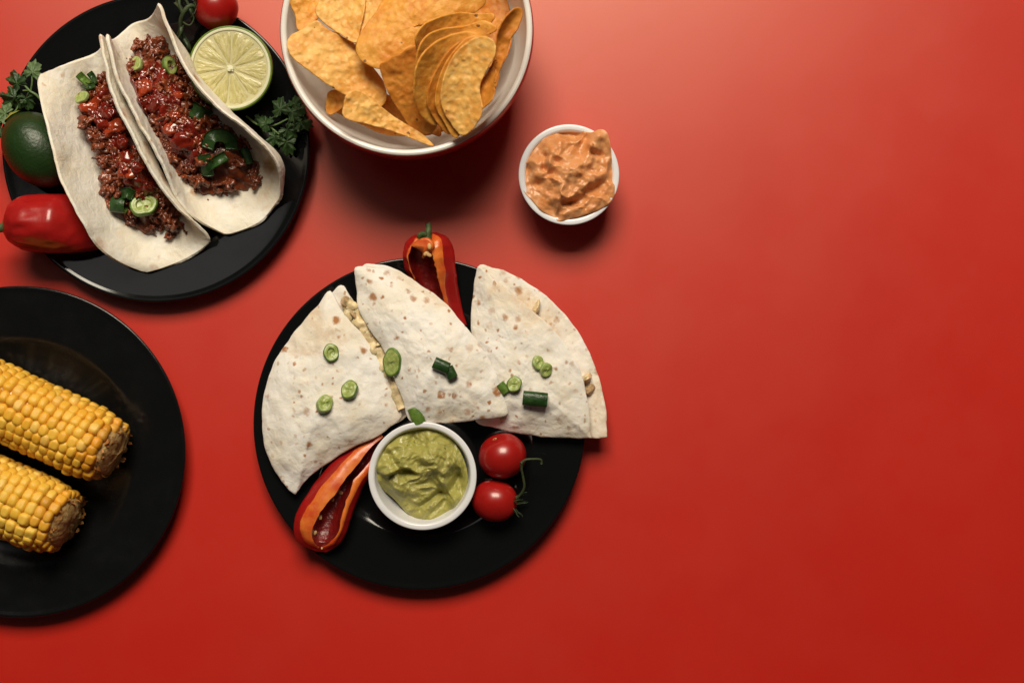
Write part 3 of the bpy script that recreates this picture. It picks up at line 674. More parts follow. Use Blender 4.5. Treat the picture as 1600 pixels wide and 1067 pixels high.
for k, (a, b) in enumerate([((284, 40), (276, 62)), ((288, 60), (297, 84)), ((285, 20), (274, 4)), ((290, 85), (280, 104)), ((296, 12), (302, 34))]):
    strip_leaf('sepal', [(a[0], a[1], 66 - 7 * k), ((a[0] + b[0]) / 2 + 2, (a[1] + b[1]) / 2, 68 - 8 * k), (b[0], b[1], 58 - 8 * k)], 3.2, 1, 'vine', root, 1.5)
# two on the quesadilla plate
c = P(785, 712, 46)
root = thing('tomato', (c[0], c[1], 8), 'round red cherry tomato, upper of the two beside the guacamole', 'tomato', 'cherry tomatoes beside the guacamole')
V, F, R = tomato_mesh(c, 36, np.array([-.35, .80, .35]), (1.03, 1.0, .95), .10); mk('fruit', V, F, MT['tomato'], root)
V, F = lathe([(.01, 0), (3, .3), (4.2, 0), (4.5, -1)], 16); mk('stem_scar', V @ R.T + c + R @ np.array([0, 0, 36 * .86]), F, MT['seed'], root)
c = P(773, 782, 40); ax = np.array([.88, -.08, .25])
root = thing('tomato', (c[0], c[1], 8), 'cherry tomato with a dark green stem, lower of the two beside the guacamole', 'tomato', 'cherry tomatoes beside the guacamole')
V, F, R = tomato_mesh(c, 32, ax, (.96, 1.0, 1.14), .10); mk('fruit', V, F, MT['tomato'], root)
V, F = sepals(c, R, 32, 5, .7, .45, 1.02); mk('calyx', V, F, MT['vine'], root)
mk('stem', *join([tube(PP([(801, 781, 44), (812, 774, 52), (819, 762, 60), (818, 748, 66), (815, 734, 72), (815, 722, 76)]), [2.6, 2.0, 1.8, 2.3], 9, 26),
    tube(PP([(815, 723, 76), (822, 718, 78), (834, 717, 76), (845, 718, 72), (846, 724, 69)]), [2.6, 1.7, 1.6, 1.9], 9, 20)])[:2], MT['vine'], root)

# ------------------------------------------------------------------ peppers
def trough(rails, zr, zb, depth, n=70):
    """halved pepper: rails = outer-left, inner-left, inner-right, outer-right, silhouette-left, silhouette-right"""
    K = len(rails[0]); t = np.linspace(0, 1, K); tt = np.linspace(0, 1, n)
    rr = [catmull(np.array(r, float), n) for r in rails]
    for q in (0, 1, 2, 3): rr[q] = rr[q] + np.c_[fbm(np.c_[tt * 14, np.full(n, q * 3.1), np.zeros(n)], 3, 3), fbm(np.c_[tt * 14, np.full(n, q * 3.1), np.ones(n) * 5], 4, 3)] * 1.5 * np.sin(tt * PI)[:, None]
    zr = np.interp(tt, t, zr); zb = np.interp(tt, t, zb); dp = np.interp(tt, t, depth)
    rows = []; mi_row = None
    for i in range(n):
        oL, iL, iR, oR, sL, sR = [q[i] for q in rr]; row = []; reg = []
        zin = zr[i] - 1.5
        for u in np.linspace(0, 1, 5)[:-1]: row.append(P(*(oL + (iL - oL) * u), zr[i] - 5 * (1 - u) ** 3 - 1.5 * u)); reg.append(1)
        for u in np.linspace(0, 1, 13)[:-1]:
            q = iL + (iR - iL) * (u * .9 + .1 * (u * u * (3 - 2 * u))); row.append(P(*q, zin - dp[i] * (1 - abs(2 * u - 1) ** 3.2))); reg.append(2)
        for u in np.linspace(0, 1, 5)[:-1]: row.append(P(*(iR + (oR - iR) * u), zr[i] - 5 * u ** 3 - 1.5 * (1 - u))); reg.append(1)
        zm = zb[i] + (zr[i] - zb[i]) * .48
        b1 = sR + (sL - sR) * .30; b2 = sR + (sL - sR) * .70
        arc = catmull([P(*oR, zr[i] - 5), P(*sR, zm), P(*b1, zb[i] + 1), P(*b2, zb[i] + 1), P(*sL, zm), P(*oL, zr[i] - 5)], 19)
        for q in arc[:-1]: row.append(q); reg.append(0)
        rows.append(row); mi_row = reg
    G = np.array(rows); nv = G.shape[1]; V = G.reshape(-1, 3); F = gridfaces(n, nv, False, True)
    mi = [mi_row[f[0] % nv] for f in F]
    F += [tuple(range(nv))[::-1], tuple((n - 1) * nv + k for k in range(nv))]; mi += [0, 0]
    V = V + (.9 * fbm(V * .05, 4, 3))[:, None] * vnormals(V, F[:-2])
    return V, F, mi
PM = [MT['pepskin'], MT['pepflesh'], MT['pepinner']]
# lower pepper half
oL = [(496, 857), (477, 845), (469, 829), (474, 804), (489, 779), (512, 749), (540, 717), (565, 695), (592, 675)]
iL = [(499, 855), (490, 846), (488, 831), (497, 806), (514, 783), (532, 757), (556, 729), (580, 699), (599, 682)]
iR = [(502, 855), (516, 847), (528, 832), (534, 810), (542, 782), (551, 754), (567, 732), (585, 710), (601, 685)]
oR = [(506, 858), (521, 850), (533, 833), (540, 812), (549, 785), (560, 759), (578, 736), (595, 715), (609, 692)]
sL = [(492, 861), (467, 848), (459, 829), (463, 802), (478, 775), (501, 742), (531, 709), (560, 689), (589, 671)]
sR = [(510, 862), (530, 851), (541, 833), (549, 811), (557, 785), (569, 758), (586, 736), (601, 716), (613, 692)]
root = thing('halved_pepper', P(515, 790, 15), 'halved red pepper lying cut side up beside the guacamole ramekin', 'pepper', 'halved red peppers')
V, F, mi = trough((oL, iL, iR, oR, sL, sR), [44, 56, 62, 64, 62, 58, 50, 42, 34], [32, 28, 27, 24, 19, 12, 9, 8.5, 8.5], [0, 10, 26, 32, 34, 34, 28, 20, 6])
mk('shell', V, F, PM, root, mi=mi, sharp=60); DP = Drop([(V, F)])
for x, y, r_, a in ((519, 779, 4.6, .3), (531.5, 769, 4.8, 1.1), (500, 807, 4.8, .2), (492, 832, 4.2, -.7), (503, 856, 2.0, 0)):
    at, n_ = DP(x, y); V, F = ICO[2]; R_ = rot_to((0, 0, 1), a)
    mk('seed', (V * np.array([r_ * .68, r_, r_ * .4])) @ R_.T + at + np.array([0, 0, 1.2]), F, MT['seed'], root)
# upper pepper half, stem up
oL = [(664, 368), (650, 373), (641, 384), (636, 401), (640, 422), (650, 443), (667, 470), (692, 502)]
iL = [(668, 372), (652, 376), (643, 386), (638.5, 402), (642.5, 423), (652.5, 444), (669, 470), (694, 500)]
iR = [(672, 372), (676, 380), (675, 390), (678, 406), (682, 424), (687, 446), (694, 472), (702, 500)]
oR = [(676, 365), (688, 372), (692, 384), (694, 402), (695, 422), (696, 446), (700, 472), (708, 502)]
sL = [(662, 365), (645, 369), (634, 380), (630, 399), (633, 421), (643, 441), (660, 470), (686, 504)]
sR = [(682, 363), (698, 369), (707, 382), (711.5, 400), (713, 424), (717, 450), (722, 476), (729, 508)]
root = thing('halved_pepper', P(680, 420, 26), 'halved red pepper with green stem standing out behind the middle quesadilla', 'pepper', 'halved red peppers')
V, F, mi = trough((oL, iL, iR, oR, sL, sR), [58, 68, 72, 71, 63, 52, 42, 34], [34, 30, 28, 27, 25, 20, 12, 9], [0, 8, 26, 34, 33, 27, 20, 6])
mk('shell', V, F, PM, root, mi=mi, sharp=60)
V, F = tube(PP([(667, 376, 60), (668, 366, 62), (670, 356, 62), (668, 349, 62)]), [8, 6, 4.2, 4.4], 14, 18); mk('stem', V, F, MT['pepstem'], root)
V, F = lump(P(660, 371, 64), (15, 7, 6), 5, .25, 1.2, 3); V = np.array(V); mk('calyx', *lump(P(661, 369, 62), (9, 9, 6), 5, .3, 1.2, 3), MT['pepstem'], root)
V, F, T = patch([(643, 384, 72), (655, 376, 76), (668, 374, 78), (676, 384, 78), (672, 394, 72), (662, 402, 64), (659, 403, 62), (660, 395, 66), (652, 389, 70)], (664, 385, 77), 60, 12); V, F = solid(V, F, 60, 5); mk('placenta', V, F, MT['pepflesh'], root)
for x, y, z, a in ((671, 385, 82, .1), (670, 398, 73, 1.0), (666, 396, 72, -.8)):
    V, F = ICO[2]; mk('seed', (V * np.array([3.2, 5, 2.4])) @ rot_to((0, 0, 1), a).T + P(x, y, z), F, MT['seed'], root)
# whole pepper
def whole_pepper():
    root = thing('red_pepper', P(80, 350, 24), 'whole red pepper tucked under the left taco at the plate edge', 'pepper')
    xs = np.array([9, 12, 19, 34, 60, 95, 128, 150, 166, 176, 180]); rs = np.array([5, 20, 33, 42.5, 45.5, 46, 44, 36, 22, 9, 1]); ys = np.array([356, 354, 350, 349, 349, 350, 352, 356, 360, 363, 364.])
    t = np.linspace(0, 1, 110); K = np.linspace(0, 1, len(xs)); c3 = catmull(np.c_[xs, ys, rs], 110)
    seg = 72; a = np.linspace(0, 2 * PI, seg, endpoint=False); V = []
    for x, y, r in c3:
        r = max(r, .5) * .95; z = 64 if x < 95 else 64 - (x - 95) * .35
        zs = .92 if x < 90 else max(.45, .92 - (x - 90) * .0075)
        c = P(x, y, z); lob = 1 + .03 * np.cos(3 * a + 1)
        V.append(np.c_[np.full(seg, c[0]), c[1] + r * lob * np.cos(a), c[2] + r * zs * lob * np.sin(a)])
    V = np.vstack(V); F = gridfaces(len(c3), seg, False, True, flip=True)
    nr = np.c_[np.zeros(len(V)), np.tile(np.cos(a), len(c3)), np.tile(np.sin(a), len(c3))]
    k = np.exp(-((V[:, 0] + 735) / 35) ** 2)
    V += nr * ((1.1 + 1.0 * k) * fbm(np.c_[V[:, 0] * .03, V[:, 1] * .09, V[:, 2] * .09], 3, 3))[:, None]
    F.append(tuple(range(seg))); mk('flesh', V, F, MT['pepskin'], root)
    V, F = lathe([(.5, 3), (7, 2.5), (13, 0), (15, -4)], 24, 12); V[:, 2] += 1.5 * np.sin(np.arctan2(V[:, 1], V[:, 0]) * 5) * (np.hypot(V[:, 0], V[:, 1]) / 15)
    R = rot_to((-1, -.1, 0.25)); mk('calyx', V @ R.T * 1.0 + P(8, 356, 68), F, MT['pepstem'], root)
    V, F = tube(PP([(9, 356, 68), (3, 356, 70), (-6, 358, 72), (-20, 354, 70)]), [9, 7, 5.5, 5.5], 12, 16); mk('stem', V, F, MT['pepstem'], root)
whole_pepper()

# ------------------------------------------------------------------ limes
def whole_lime():
    c = P(61, 235, 66); ax = np.array([-.55, .75, .12]); ax /= np.linalg.norm(ax); R = rot_to(ax)
    root = thing('lime', (c[0], c[1], 22), 'whole dark green lime wedged against the left taco', 'lime')
    V, F = ICO[4]; V = V.copy()
    tip = np.exp(-((1 - V[:, 2]) / .035)); V[:, 2] *= 1.24; V[:, 2] += .10 * tip; V[:, :2] *= 1.0
    V *= (1 + .012 * fbm(V * 2, 3, 3))[:, None]; m = MT['limeskin']
    mk('rind', (V * 49) @ R.T + c, F, m, root)
    V, F = lathe([(.01, 3.6), (2.5, 3.2), (4.2, 1.6), (7, .4), (13, -1.6), (15, -3)], 28, 22); V[:, 2] += .3 * np.sin(np.arctan2(V[:, 1], V[:, 0]) * 6)
    mk('stem_end', V @ R.T + c + ax * 49 * 1.322, F, MT['limetip'], root)
MT['limetip'] = M_simple('lime_stem_end', (0.36, 0.36, 0.06), .4, .5, .15, var=.4, bs=400, bd=.0006, bstr=.5)
whole_lime()
def half_lime():
    z = 74; c = P(360, 107, z); R = rot_to((.02, -.10, 1.0), .25)
    Rr = 65.5 * (1 - z / D)
    root = thing('lime_half', P(360, 107, 20), 'halved lime with its pale cut face up, leaning on the right taco', 'lime')
    a = R
    prof = [(Rr - 3.2, .2), (Rr - 1.2, .1), (Rr - .1, -1.2), (Rr, -4), (Rr * .985, -14), (Rr * .90, -29), (Rr * .70, -45), (Rr * .42, -54), (.01, -58)]
    V, F = lathe(prof, 120, 40); mk('rind', V @ a.T + c, F, MT['limeskin2'], root)
    V, F = lathe([(Rr - 3.0, .25), (Rr - 4.5, .5), (Rr - 7, .3), (Rr - 9, -.8), (20, -1.4), (.01, -1.2)], 120, 20); mk('pith', V @ a.T + c, F, [MT['pith'], MT['membrane']], root, mi=[0 if f[0] % 20 < 9 else 1 for f in F])
    mk('core', *[q for q in (lump((0, 0, 0), (5.5, 4.5, 2.2), 3, .35, 2, 3)[0] @ a.T + c, ICO[3][1])], MT['pith'], root)
    ns = 10; ang = np.cumsum([0, .48, .78, .60, .74, .50, .72, .54, .70, .56]); ang = np.append(ang, 2 * PI)
    for k in range(ns):
        a0, a1 = ang[k] + .006, ang[k + 1] - .006; am = (a0 + a1) / 2
        ro = Rr - 6.2; pts = [(5.5 * math.cos(am), 5.5 * math.sin(am))]
        for t in (.2, .45, .7, .88): rr_ = 5 + (ro - 5) * t; g = 0.9 / rr_ * .5; pts.append((rr_ * math.cos(a0 + g), rr_ * math.sin(a0 + g)))
        for t in (.12, .3, .5, .7, .88): q = a0 + (a1 - a0) * t; rr_ = ro - 1.6 * abs(2 * t - 1) ** 3; pts.append((rr_ * math.cos(q), rr_ * math.sin(q)))
        for t in (.88, .7, .45, .2): rr_ = 5 + (ro - 5) * t; g = 0.9 / rr_ * .5; pts.append((rr_ * math.cos(a1 - g), rr_ * math.sin(a1 - g)))
        out = np.array([(x, y, -1.6) for x, y in pts]); cc = np.array([.62 * ro * math.cos(am), .62 * ro * math.sin(am), -.2])
        V, F, T = patch(out, cc, 80, 16, 5.0, conv=False)
        th = np.arctan2(V[:, 1], V[:, 0]); rd = np.hypot(V[:, 0], V[:, 1])
        V[:, 2] += (1 - T ** 4) * .7 * fbm(np.c_[th * 9, rd * .06, np.full(len(V), k)], 3, 3)
        o = bpy.data.meshes.new('segment'); o.from_pydata((V * S).tolist(), [], F); o.materials.append(MT['limeflesh']); o.polygons.foreach_set('use_smooth', np.ones(len(o.polygons), bool))
        ob = bpy.data.objects.new('segment', o); col.objects.link(ob); ob.parent = root
        ob.matrix_basis = Matrix.Translation(Vector(c * S - ORI[root.name])) @ Matrix(R.tolist()).to_4x4()
half_lime()

# ------------------------------------------------------------------ tacos
def upright(pt, z2, dx=0, dy=0):
    """picture point straight below pt at height z2 (plus an offset)"""
    q = P(*pt); k = 1 - z2 / D
    return (q[0] / k + 800 + dx, 533.5 - q[1] / k + dy, z2)
def taco(label, rails, seed, th=5.0):
    """tortilla folded round five lengthwise rails: left lip, left wall, crease, right wall, right lip"""
    n, m = 90, 72
    rl = np.stack([catmull(PP(x), n) for x in rails], 1)
    sn = np.linspace(-1, 1, n); u_ = np.clip((np.abs(sn) - .82) / .18, 0, 1); e_ = np.where(sn < 0, .03, .07) * (1 - np.sqrt(1 - u_ ** 2 * .999))
    G = np.zeros((n, m, 3)); td = np.linspace(0, 1, 240)
    for i in range(n):
        c = catmull(rl[i], 240); t = e_[i] + (1 - 2 * e_[i]) * np.linspace(0, 1, m)
        for k in range(3): G[i, :, k] = np.interp(t, td, c[:, k])
    V = G.reshape(-1, 3); N_ = vnormals(V, gridfaces(n, m))
    if N_[:, 2].mean() < 0: G = G[:, ::-1]; V = G.reshape(-1, 3); N_ = vnormals(V, gridfaces(n, m))
    V = V + N_ * (1.0 * fbm(V * .05 + seed, seed, 4) + 1.8 * fbm(V * .016 + seed, seed + 2, 2))[:, None]
    VF = gridsolid(V.reshape(G.shape), th)
    root = thing('taco', P(*b_mid(rails[2])), label, 'taco', 'soft tacos on the black plate')
    mk('tortilla', *VF, MT['taco'], root, sharp=70)
    return root, VF
def b_mid(B):
    q = B[len(B) // 2]; return (q[0], q[1], 10)
def filling(root, mound, mc, sauce, sc, seed, crumbs, chunks, shell):
    n = 120; mound = [(x, y, max(24, z_ - 15)) for x, y, z_ in mound]; mc = (mc[0], mc[1], mc[2] - 12)
    V, F, T = patch(mound, mc, n, 40, 2.0)
    z = np.full(len(V), seed)
    V[:, :2] += (V[:, :2] - V[0, :2]) * (.10 * fbm(np.c_[V[:, :2] * .09, z], seed + 8, 2) * T ** 3)[:, None]
    V[:, 2] += (6 * fbm(np.c_[V[:, :2] * .05, z], seed, 4) + 3.5 * fbm(np.c_[V[:, :2] * .16, z], seed + 3, 3)) * (1 - T ** 6)
    low = V[-n:].copy(); low[:, 2] -= 26; m = len(V); V2 = np.vstack([V, low]); F2 = F + [(m - n + j, m + j, m + (j + 1) % n, m - n + (j + 1) % n) for j in range(n)]
    parts = [(V2, F2)]; Ds0 = Drop([shell, (V2, F2)])
    ks = np.concatenate([rng.integers(n, m, crumbs // 2), rng.integers(m - 6 * n, m, crumbs // 4)])
    for i, q in enumerate(ks):
        r = rng.choice([rng.uniform(2.6, 4.2), rng.uniform(6, 11.5)], p=[.35, .65]); parts.append(lump(V[q] + np.array([rng.normal() * 2, rng.normal() * 2, rng.uniform(-.5, 2.5)]), (r, r * rng.uniform(.6, 1), r * .8), seed * 11 + i, .8, 1.7, 3 if r > 5 else 2))
    for i in range(crumbs // 9):   # bits that slipped off the heap onto the tortilla
        q = V[rng.integers(m - n, m)]; c = V[0] + (q - V[0]) * rng.uniform(1.0, 1.09); k_ = 1 - c[2] / D
        at, _ = Ds0(c[0] / k_ + 800, 533.5 - c[1] / k_, c[2]); r = rng.uniform(1.3, 3.2)
        if at[2] > c[2] + 16: continue
        parts.append(lump(at + np.array([0, 0, r * .4]), (r, r * .8, r * .7), seed * 17 + i, .5, 1.6, 2))
    Vm, Fm, _ = join(parts); tag(mk('ground_meat', Vm, Fm, MT['meat'], root), kind='stuff')
    Dm = Drop([(V2, F2)])
    # glossy sauce draped over the meat
    V, F, T = patch(sauce, sc, 130, 54, 2.0)
    z = np.full(len(V), seed + 20)
    V[:, :2] += (V[:, :2] - V[0, :2]) * (.16 * fbm(np.c_[V[:, :2] * .10, z], seed + 4, 2) * T ** 3)[:, None]
    for i in range(len(V)):
        k_ = 1 - V[i, 2] / D; at, _ = Dm(V[i, 0] / k_ + 800, 533.5 - V[i, 1] / k_, V[i, 2]); V[i] = at
    e = 1 - T ** 6
    V[:, 2] += e * (8.5 + 4.0 * fbm(np.c_[V[:, :2] * .07, z], seed, 3) + 9.5 * np.abs(fbm(np.c_[V[:, :2] * .05, z + 4], seed + 5, 3)) ** .8) - 3 * (1 - e)
    mk('salsa', V, F, MT['salsa'], root); Ds = Drop([(V, F), (V2, F2), shell])
    for i, (x, y, rx, ry, a) in enumerate(chunks):
        at, _ = Ds(x, y); Vc, Fc = ICO[3]; Vc = np.sign(Vc) * np.abs(Vc) ** .75
        Vc = Vc * (1 + .30 * fbm(Vc * 1.3 + seed * 3 + i, i + seed, 3))[:, None] * np.array([rx, ry, min(rx, ry) * .75]) * 1.12
        mk('tomato_chunk', Vc @ rot_to((rng.normal() * .35, rng.normal() * .35, 1), a).T + at - np.array([0, 0, 3.5]), Fc, MT['tomchunk' if i % 3 else 'tomorange'], root)
    return Ds
# right taco
R2 = [(247, 5, 112), (268, 62, 124), (290, 112, 132), (335, 166, 136), (385, 208, 130), (428, 250, 106), (439, 298, 62)]
r2, sh2 = taco('right soft taco leaning between the left taco and the halved lime', [
  [(169, 54, 112), (185, 118, 120), (203, 156, 119), (228, 206, 114), (256, 255, 102), (290, 325, 66), (345, 365, 34)],
  [(180, 62, 66), (206, 118, 62), (223, 158, 60), (248, 208, 56), (276, 258, 50), (314, 324, 37), (364, 364, 27)],
  [(208, 40, 42), (238, 100, 24), (262, 150, 20), (296, 205, 18), (332, 258, 18), (370, 310, 21), (405, 347, 28)],
  [(234, 30, 64)] + [upright(R2[1], 62, -2, 4), upright(R2[2], 60), upright(R2[3], 58, 1, 0), upright(R2[4], 54), upright(R2[5], 46, -4, 4)] + [(430, 318, 36)],
  R2], 1.0)
D2 = filling(r2, [(212, 78, 64), (228, 66, 64), (252, 70, 62), (272, 92, 58), (296, 122, 54), (318, 156, 50), (352, 196, 46), (392, 232, 44), (408, 262, 40), (394, 290, 36), (360, 302, 38), (325, 298, 46), (300, 288, 54), (278, 264, 64), (256, 230, 72), (238, 196, 76), (224, 162, 76), (210, 130, 76), (206, 100, 72)], (280, 192, 80),
  [(212, 104, 80), (236, 96, 80), (262, 106, 80), (284, 128, 80), (298, 152, 80), (288, 168, 80), (296, 182, 80), (322, 206, 80), (328, 236, 80), (312, 262, 80), (282, 256, 80), (250, 210, 80), (234, 188, 80), (216, 164, 80), (206, 132, 80)], (252, 160, 80), 3.0, 330,
  [(221, 138, 14, 11, .5), (246, 128, 13, 10, -.4), (236, 146, 10, 8, 1.2), (268, 202, 12, 9, .4), (283, 222, 15, 12, .1), (258, 172, 9, 8, .9), (276, 150, 10, 7, .2), (252, 114, 9, 6, .5), (228, 120, 9, 7, .2), (262, 140, 8, 6, 1), (240, 166, 10, 7, .4), (254, 190, 8, 6, 0), (272, 180, 7, 6, .6), (292, 206, 7, 5, .3), (276, 234, 8, 6, .2)], sh2)
# left taco
R1 = [(154, 55, 112), (163, 103, 120), (175, 150, 122), (205, 215, 118), (240, 275, 104), (285, 335, 78), (331, 374, 44)]
r1, sh1 = taco('left soft taco with a wide open flap lying over the whole red pepper', [
  [(58, 119, 88), (68, 165, 106), (80, 215, 121), (100, 284, 124), (130, 345, 114), (162, 392, 82), (220, 427, 32)],
  [(104, 102, 62), (110, 150, 56), (124, 205, 54), (148, 272, 52), (180, 332, 45), (214, 380, 34), (255, 418, 25)],
  [(148, 86, 42), (150, 132, 24), (166, 190, 18), (194, 255, 18), (226, 312, 18), (260, 362, 19), (290, 404, 24)],
  [(164, 66, 66)] + [upright(R1[1], 62), upright(R1[2], 60), upright(R1[3], 56), upright(R1[4], 50), upright(R1[5], 40, -4, 4)] + [(316, 388, 29)],
  R1], 4.0)
D1 = filling(r1, [(146, 124, 66), (160, 114, 66), (170, 130, 62), (190, 176, 58), (216, 222, 54), (250, 276, 50), (284, 326, 44), (296, 350, 38), (276, 360, 36), (240, 358, 38), (208, 350, 46), (184, 330, 56), (170, 306, 66), (168, 272, 74), (156, 236, 80), (142, 208, 82), (128, 176, 82), (126, 162, 80)], (188, 245, 78),
  [(130, 170, 80), (146, 146, 80), (160, 134, 80), (174, 142, 80), (186, 170, 80), (200, 200, 80), (216, 236, 80), (246, 288, 80), (240, 316, 80), (206, 312, 80), (180, 262, 80), (170, 236, 80), (156, 206, 80), (144, 192, 80)], (182, 208, 80), 6.0, 330,
  [(138, 168, 11, 7, .2), (160, 152, 12, 9, .7), (168, 178, 11, 9, -.4), (178, 200, 14, 10, .3), (190, 224, 12, 9, .8), (196, 250, 13, 11, 1.4), (205, 268, 11, 9, .4), (160, 195, 9, 7, 0), (184, 176, 9, 8, .5), (150, 160, 8, 6, .9), (172, 160, 8, 7, .3), (186, 196, 8, 6, 1.1), (206, 236, 8, 7, .2), (180, 240, 8, 6, .6), (214, 262, 8, 7, .8), (190, 272, 7, 6, 0)], sh1)
# greens in the right taco
def at2(Dr, x, y, dz=0):
    p, n = Dr(x, y); return p + np.array([0, 0, dz + 4.5])
ring_slice('scallion_slice', at2(D2, 216, 103, -2), (-.3, .3, 1), 13, 10, .75, .4, .5, 'scalpale', parent=r2, solid_=True)
ring_slice('scallion_slice', at2(D2, 264, 106, 0), (.6, .1, .8), 14, 14, .8, .3, .5, 'scalskin', parent=r2)
def leafbit(Dr, root, pts, wd, m='scaldark', cup=4, dz=(4, 9, 6)):
    q = [(x, y, at2(Dr, x, y)[2] + dz[min(i, len(dz) - 1)]) for i, (x, y) in enumerate(pts)]
    strip_leaf('scallion_leaf', q, wd, 1.6, m, root, cup)
leafbit(D2, r2, [(298, 170), (312, 178), (326, 186)], 12, cup=3)
leafbit(D2, r2, [(324, 232), (330, 216), (346, 212), (360, 220), (362, 234)], 10, cup=1, dz=(3, 8, 10, 7, 2))
leafbit(D2, r2, [(318, 242), (322, 258), (324, 274)], 9, cup=-3)
leafbit(D2, r2, [(326, 260), (340, 252), (354, 244)], 8, cup=3)
leafbit(D2, r2, [(380, 232), (386, 244), (390, 256)], 7, cup=3)
# greens in the left taco
leafbit(D1, r1, [(123, 116), (131, 124), (140, 132)], 6, 'scalskin', 2)
leafbit(D1, r1, [(140, 114), (146, 122), (150, 130)], 5, 'scaldark', 2)
leafbit(D1, r1, [(130, 132), (138, 136), (148, 134)], 5, 'scaldark', 2)
ring_slice('scallion_slice', at2(D1, 131, 155, 0), (-.3, .4, 1), 10, 8, 1.15, .2, .5, 'scalpale', parent=r1, solid_=True)
ring_slice('scallion_slice', at2(D1, 227, 323, 0), (.15, .25, 1), 18, 14, 1.15, .6, .58, 'scalskin', parent=r1)
tube_piece('scallion_slice', at2(D1, 190, 322, 8), (.9, -.1, .1), 12, 22, skin='scaldark', parent=r1)
leafbit(D1, r1, [(186, 306), (198, 302), (208, 306)], 8, cup=2)

# ------------------------------------------------------------------ herbs
def herb_leaf(c, r, ang, tilt, m, parent, seed, lobes=3):
    n = 120; th = np.linspace(-PI, PI, n, endpoint=False)
    env = .62 + .38 * np.cos(th * .5) ** 2
    rad = env * (.58 + .42 * np.abs(np.cos(th * lobes / 2)) ** .8) * (1 + .10 * np.sin(th * 13 + seed) + .05 * np.sin(th * 23 + seed)) * (1 - .75 * np.exp(-((np.abs(th) - PI) / .35) ** 2))
    B = np.c_[rad * np.cos(th), rad * np.sin(th), np.zeros(n)] * r
    B[:, 0] += .25 * r
    B[:, 2] = r * (.16 * np.sin(th * lobes / 2 + seed) + .10 * np.sin(th * 7 + seed * 2))
    V = [np.array([[.2 * r, 0, .14 * r]])]; R_ = 10
    for k in range(1, R_ + 1): V.append(V[0][0] + (B - V[0][0]) * (k / R_))
    V = np.vstack(V); V[:, 2] += .07 * r * fbm(np.c_[V[:, :2] * (3.5 / r), np.full(len(V), seed)], 2, 3)
    F = [(0, 1 + j, 1 + (j + 1) % n) for j in range(n)]
    for q in range(R_ - 1):
        a = 1 + q * n; b = a + n; F += [(a + j, b + j, b + (j + 1) % n, a + (j + 1) % n) for j in range(n)]
    R3 = rot_to(tilt) @ np.array(Matrix.Rotation(ang, 3, 'Z')); V = V @ R3.T + P(*c)
    V, F = solid(V, F, n, .8, 0.2)
    return mk('leaf', V, F, MT[m], parent)
root = thing('herb_sprig', P(40, 150, 28), 'parsley sprig sticking out at the left above the whole lime', 'herb', 'parsley sprigs')
mk('stem', *join([tube(PP([(75, 170, 60), (58, 150, 66), (46, 142, 68), (34, 128, 70)]), [2.2, 1.6], 8, 20), tube(PP([(48, 143, 68), (50, 130, 72), (50, 118, 74)]), [1.6, 1.2], 8, 12), tube(PP([(46, 142, 68), (36, 142, 66)]), [1.5, 1.1], 8, 8), tube(PP([(34, 150, 62), (24, 174, 60), (8, 178, 62)]), [1.5, 1.1], 8, 12), tube(PP([(12, 178, 60), (8, 190, 54), (4, 200, 52)]), [1.4, 1], 8, 10)])[:2], MT['herbstem'], root)
for c_, r_, a_, t_, m_, s_ in [((50, 118, 76), 15, 1.4, (.1, .3, 1), 'herbpale', 1), ((30, 134, 72), 17, 2.3, (-.4, .1, 1), 'herb', 2), ((30, 150, 66), 20, 3.6, (-.2, -.3, 1), 'herb', 3), ((40, 150, 64), 14, 5.0, (.4, -.2, 1), 'herb', 4.4), ((14, 178, 64), 19, 3.2, (-.1, .3, 1), 'herbpale', 5), ((4, 198, 56), 20, 3.9, (.2, .1, 1), 'herb', 6), ((8, 152, 60), 6, 2.4, (0, 0, 1), 'herb', 7)]:
    herb_leaf(c_, r_ * 1.25, a_, t_, m_, root, s_)
root = thing('herb_sprig', P(430, 195, 24), 'dark parsley sprig at the right rim of the taco plate beside the bowl', 'herb', 'parsley sprigs')
mk('stem', *join([tube(PP([(385, 182, 30), (405, 196, 36), (428, 196, 40), (450, 186, 44)]), [1.8, 1.3], 8, 20), tube(PP([(420, 197, 38), (436, 210, 38), (446, 220, 36)]), [1.4, 1], 8, 12)])[:2], MT['herbstem'], root)
for c_, r_, a_, t_, m_, s_ in [((452, 178, 52), 22, .5, (.2, .3, 1), 'herb', 1.2), ((440, 176, 50), 20, 1.9, (-.2, .3, 1), 'herb', 2.2), ((464, 190, 48), 20, -.2, (.4, -.1, 1), 'herb', 3.1), ((446, 200, 46), 18, -.9, (.1, -.3, 1), 'herb', 4.3), ((446, 218, 42), 20, -1.3, (.1, -.2, 1), 'herb', 5.6), ((420, 196, 44), 17, 2.6, (-.3, 0, 1), 'herb', 6.5), ((458, 166, 52), 15, 1.0, (.1, .4, 1), 'herb', 7.7), ((432, 212, 40), 15, -2.3, (-.2, -.2, 1), 'herb', 8.8), ((404, 188, 36), 8, 2.0, (0, 0, 1), 'herb', 9.1)]:
    herb_leaf(c_, r_, a_, t_, m_, root, s_)

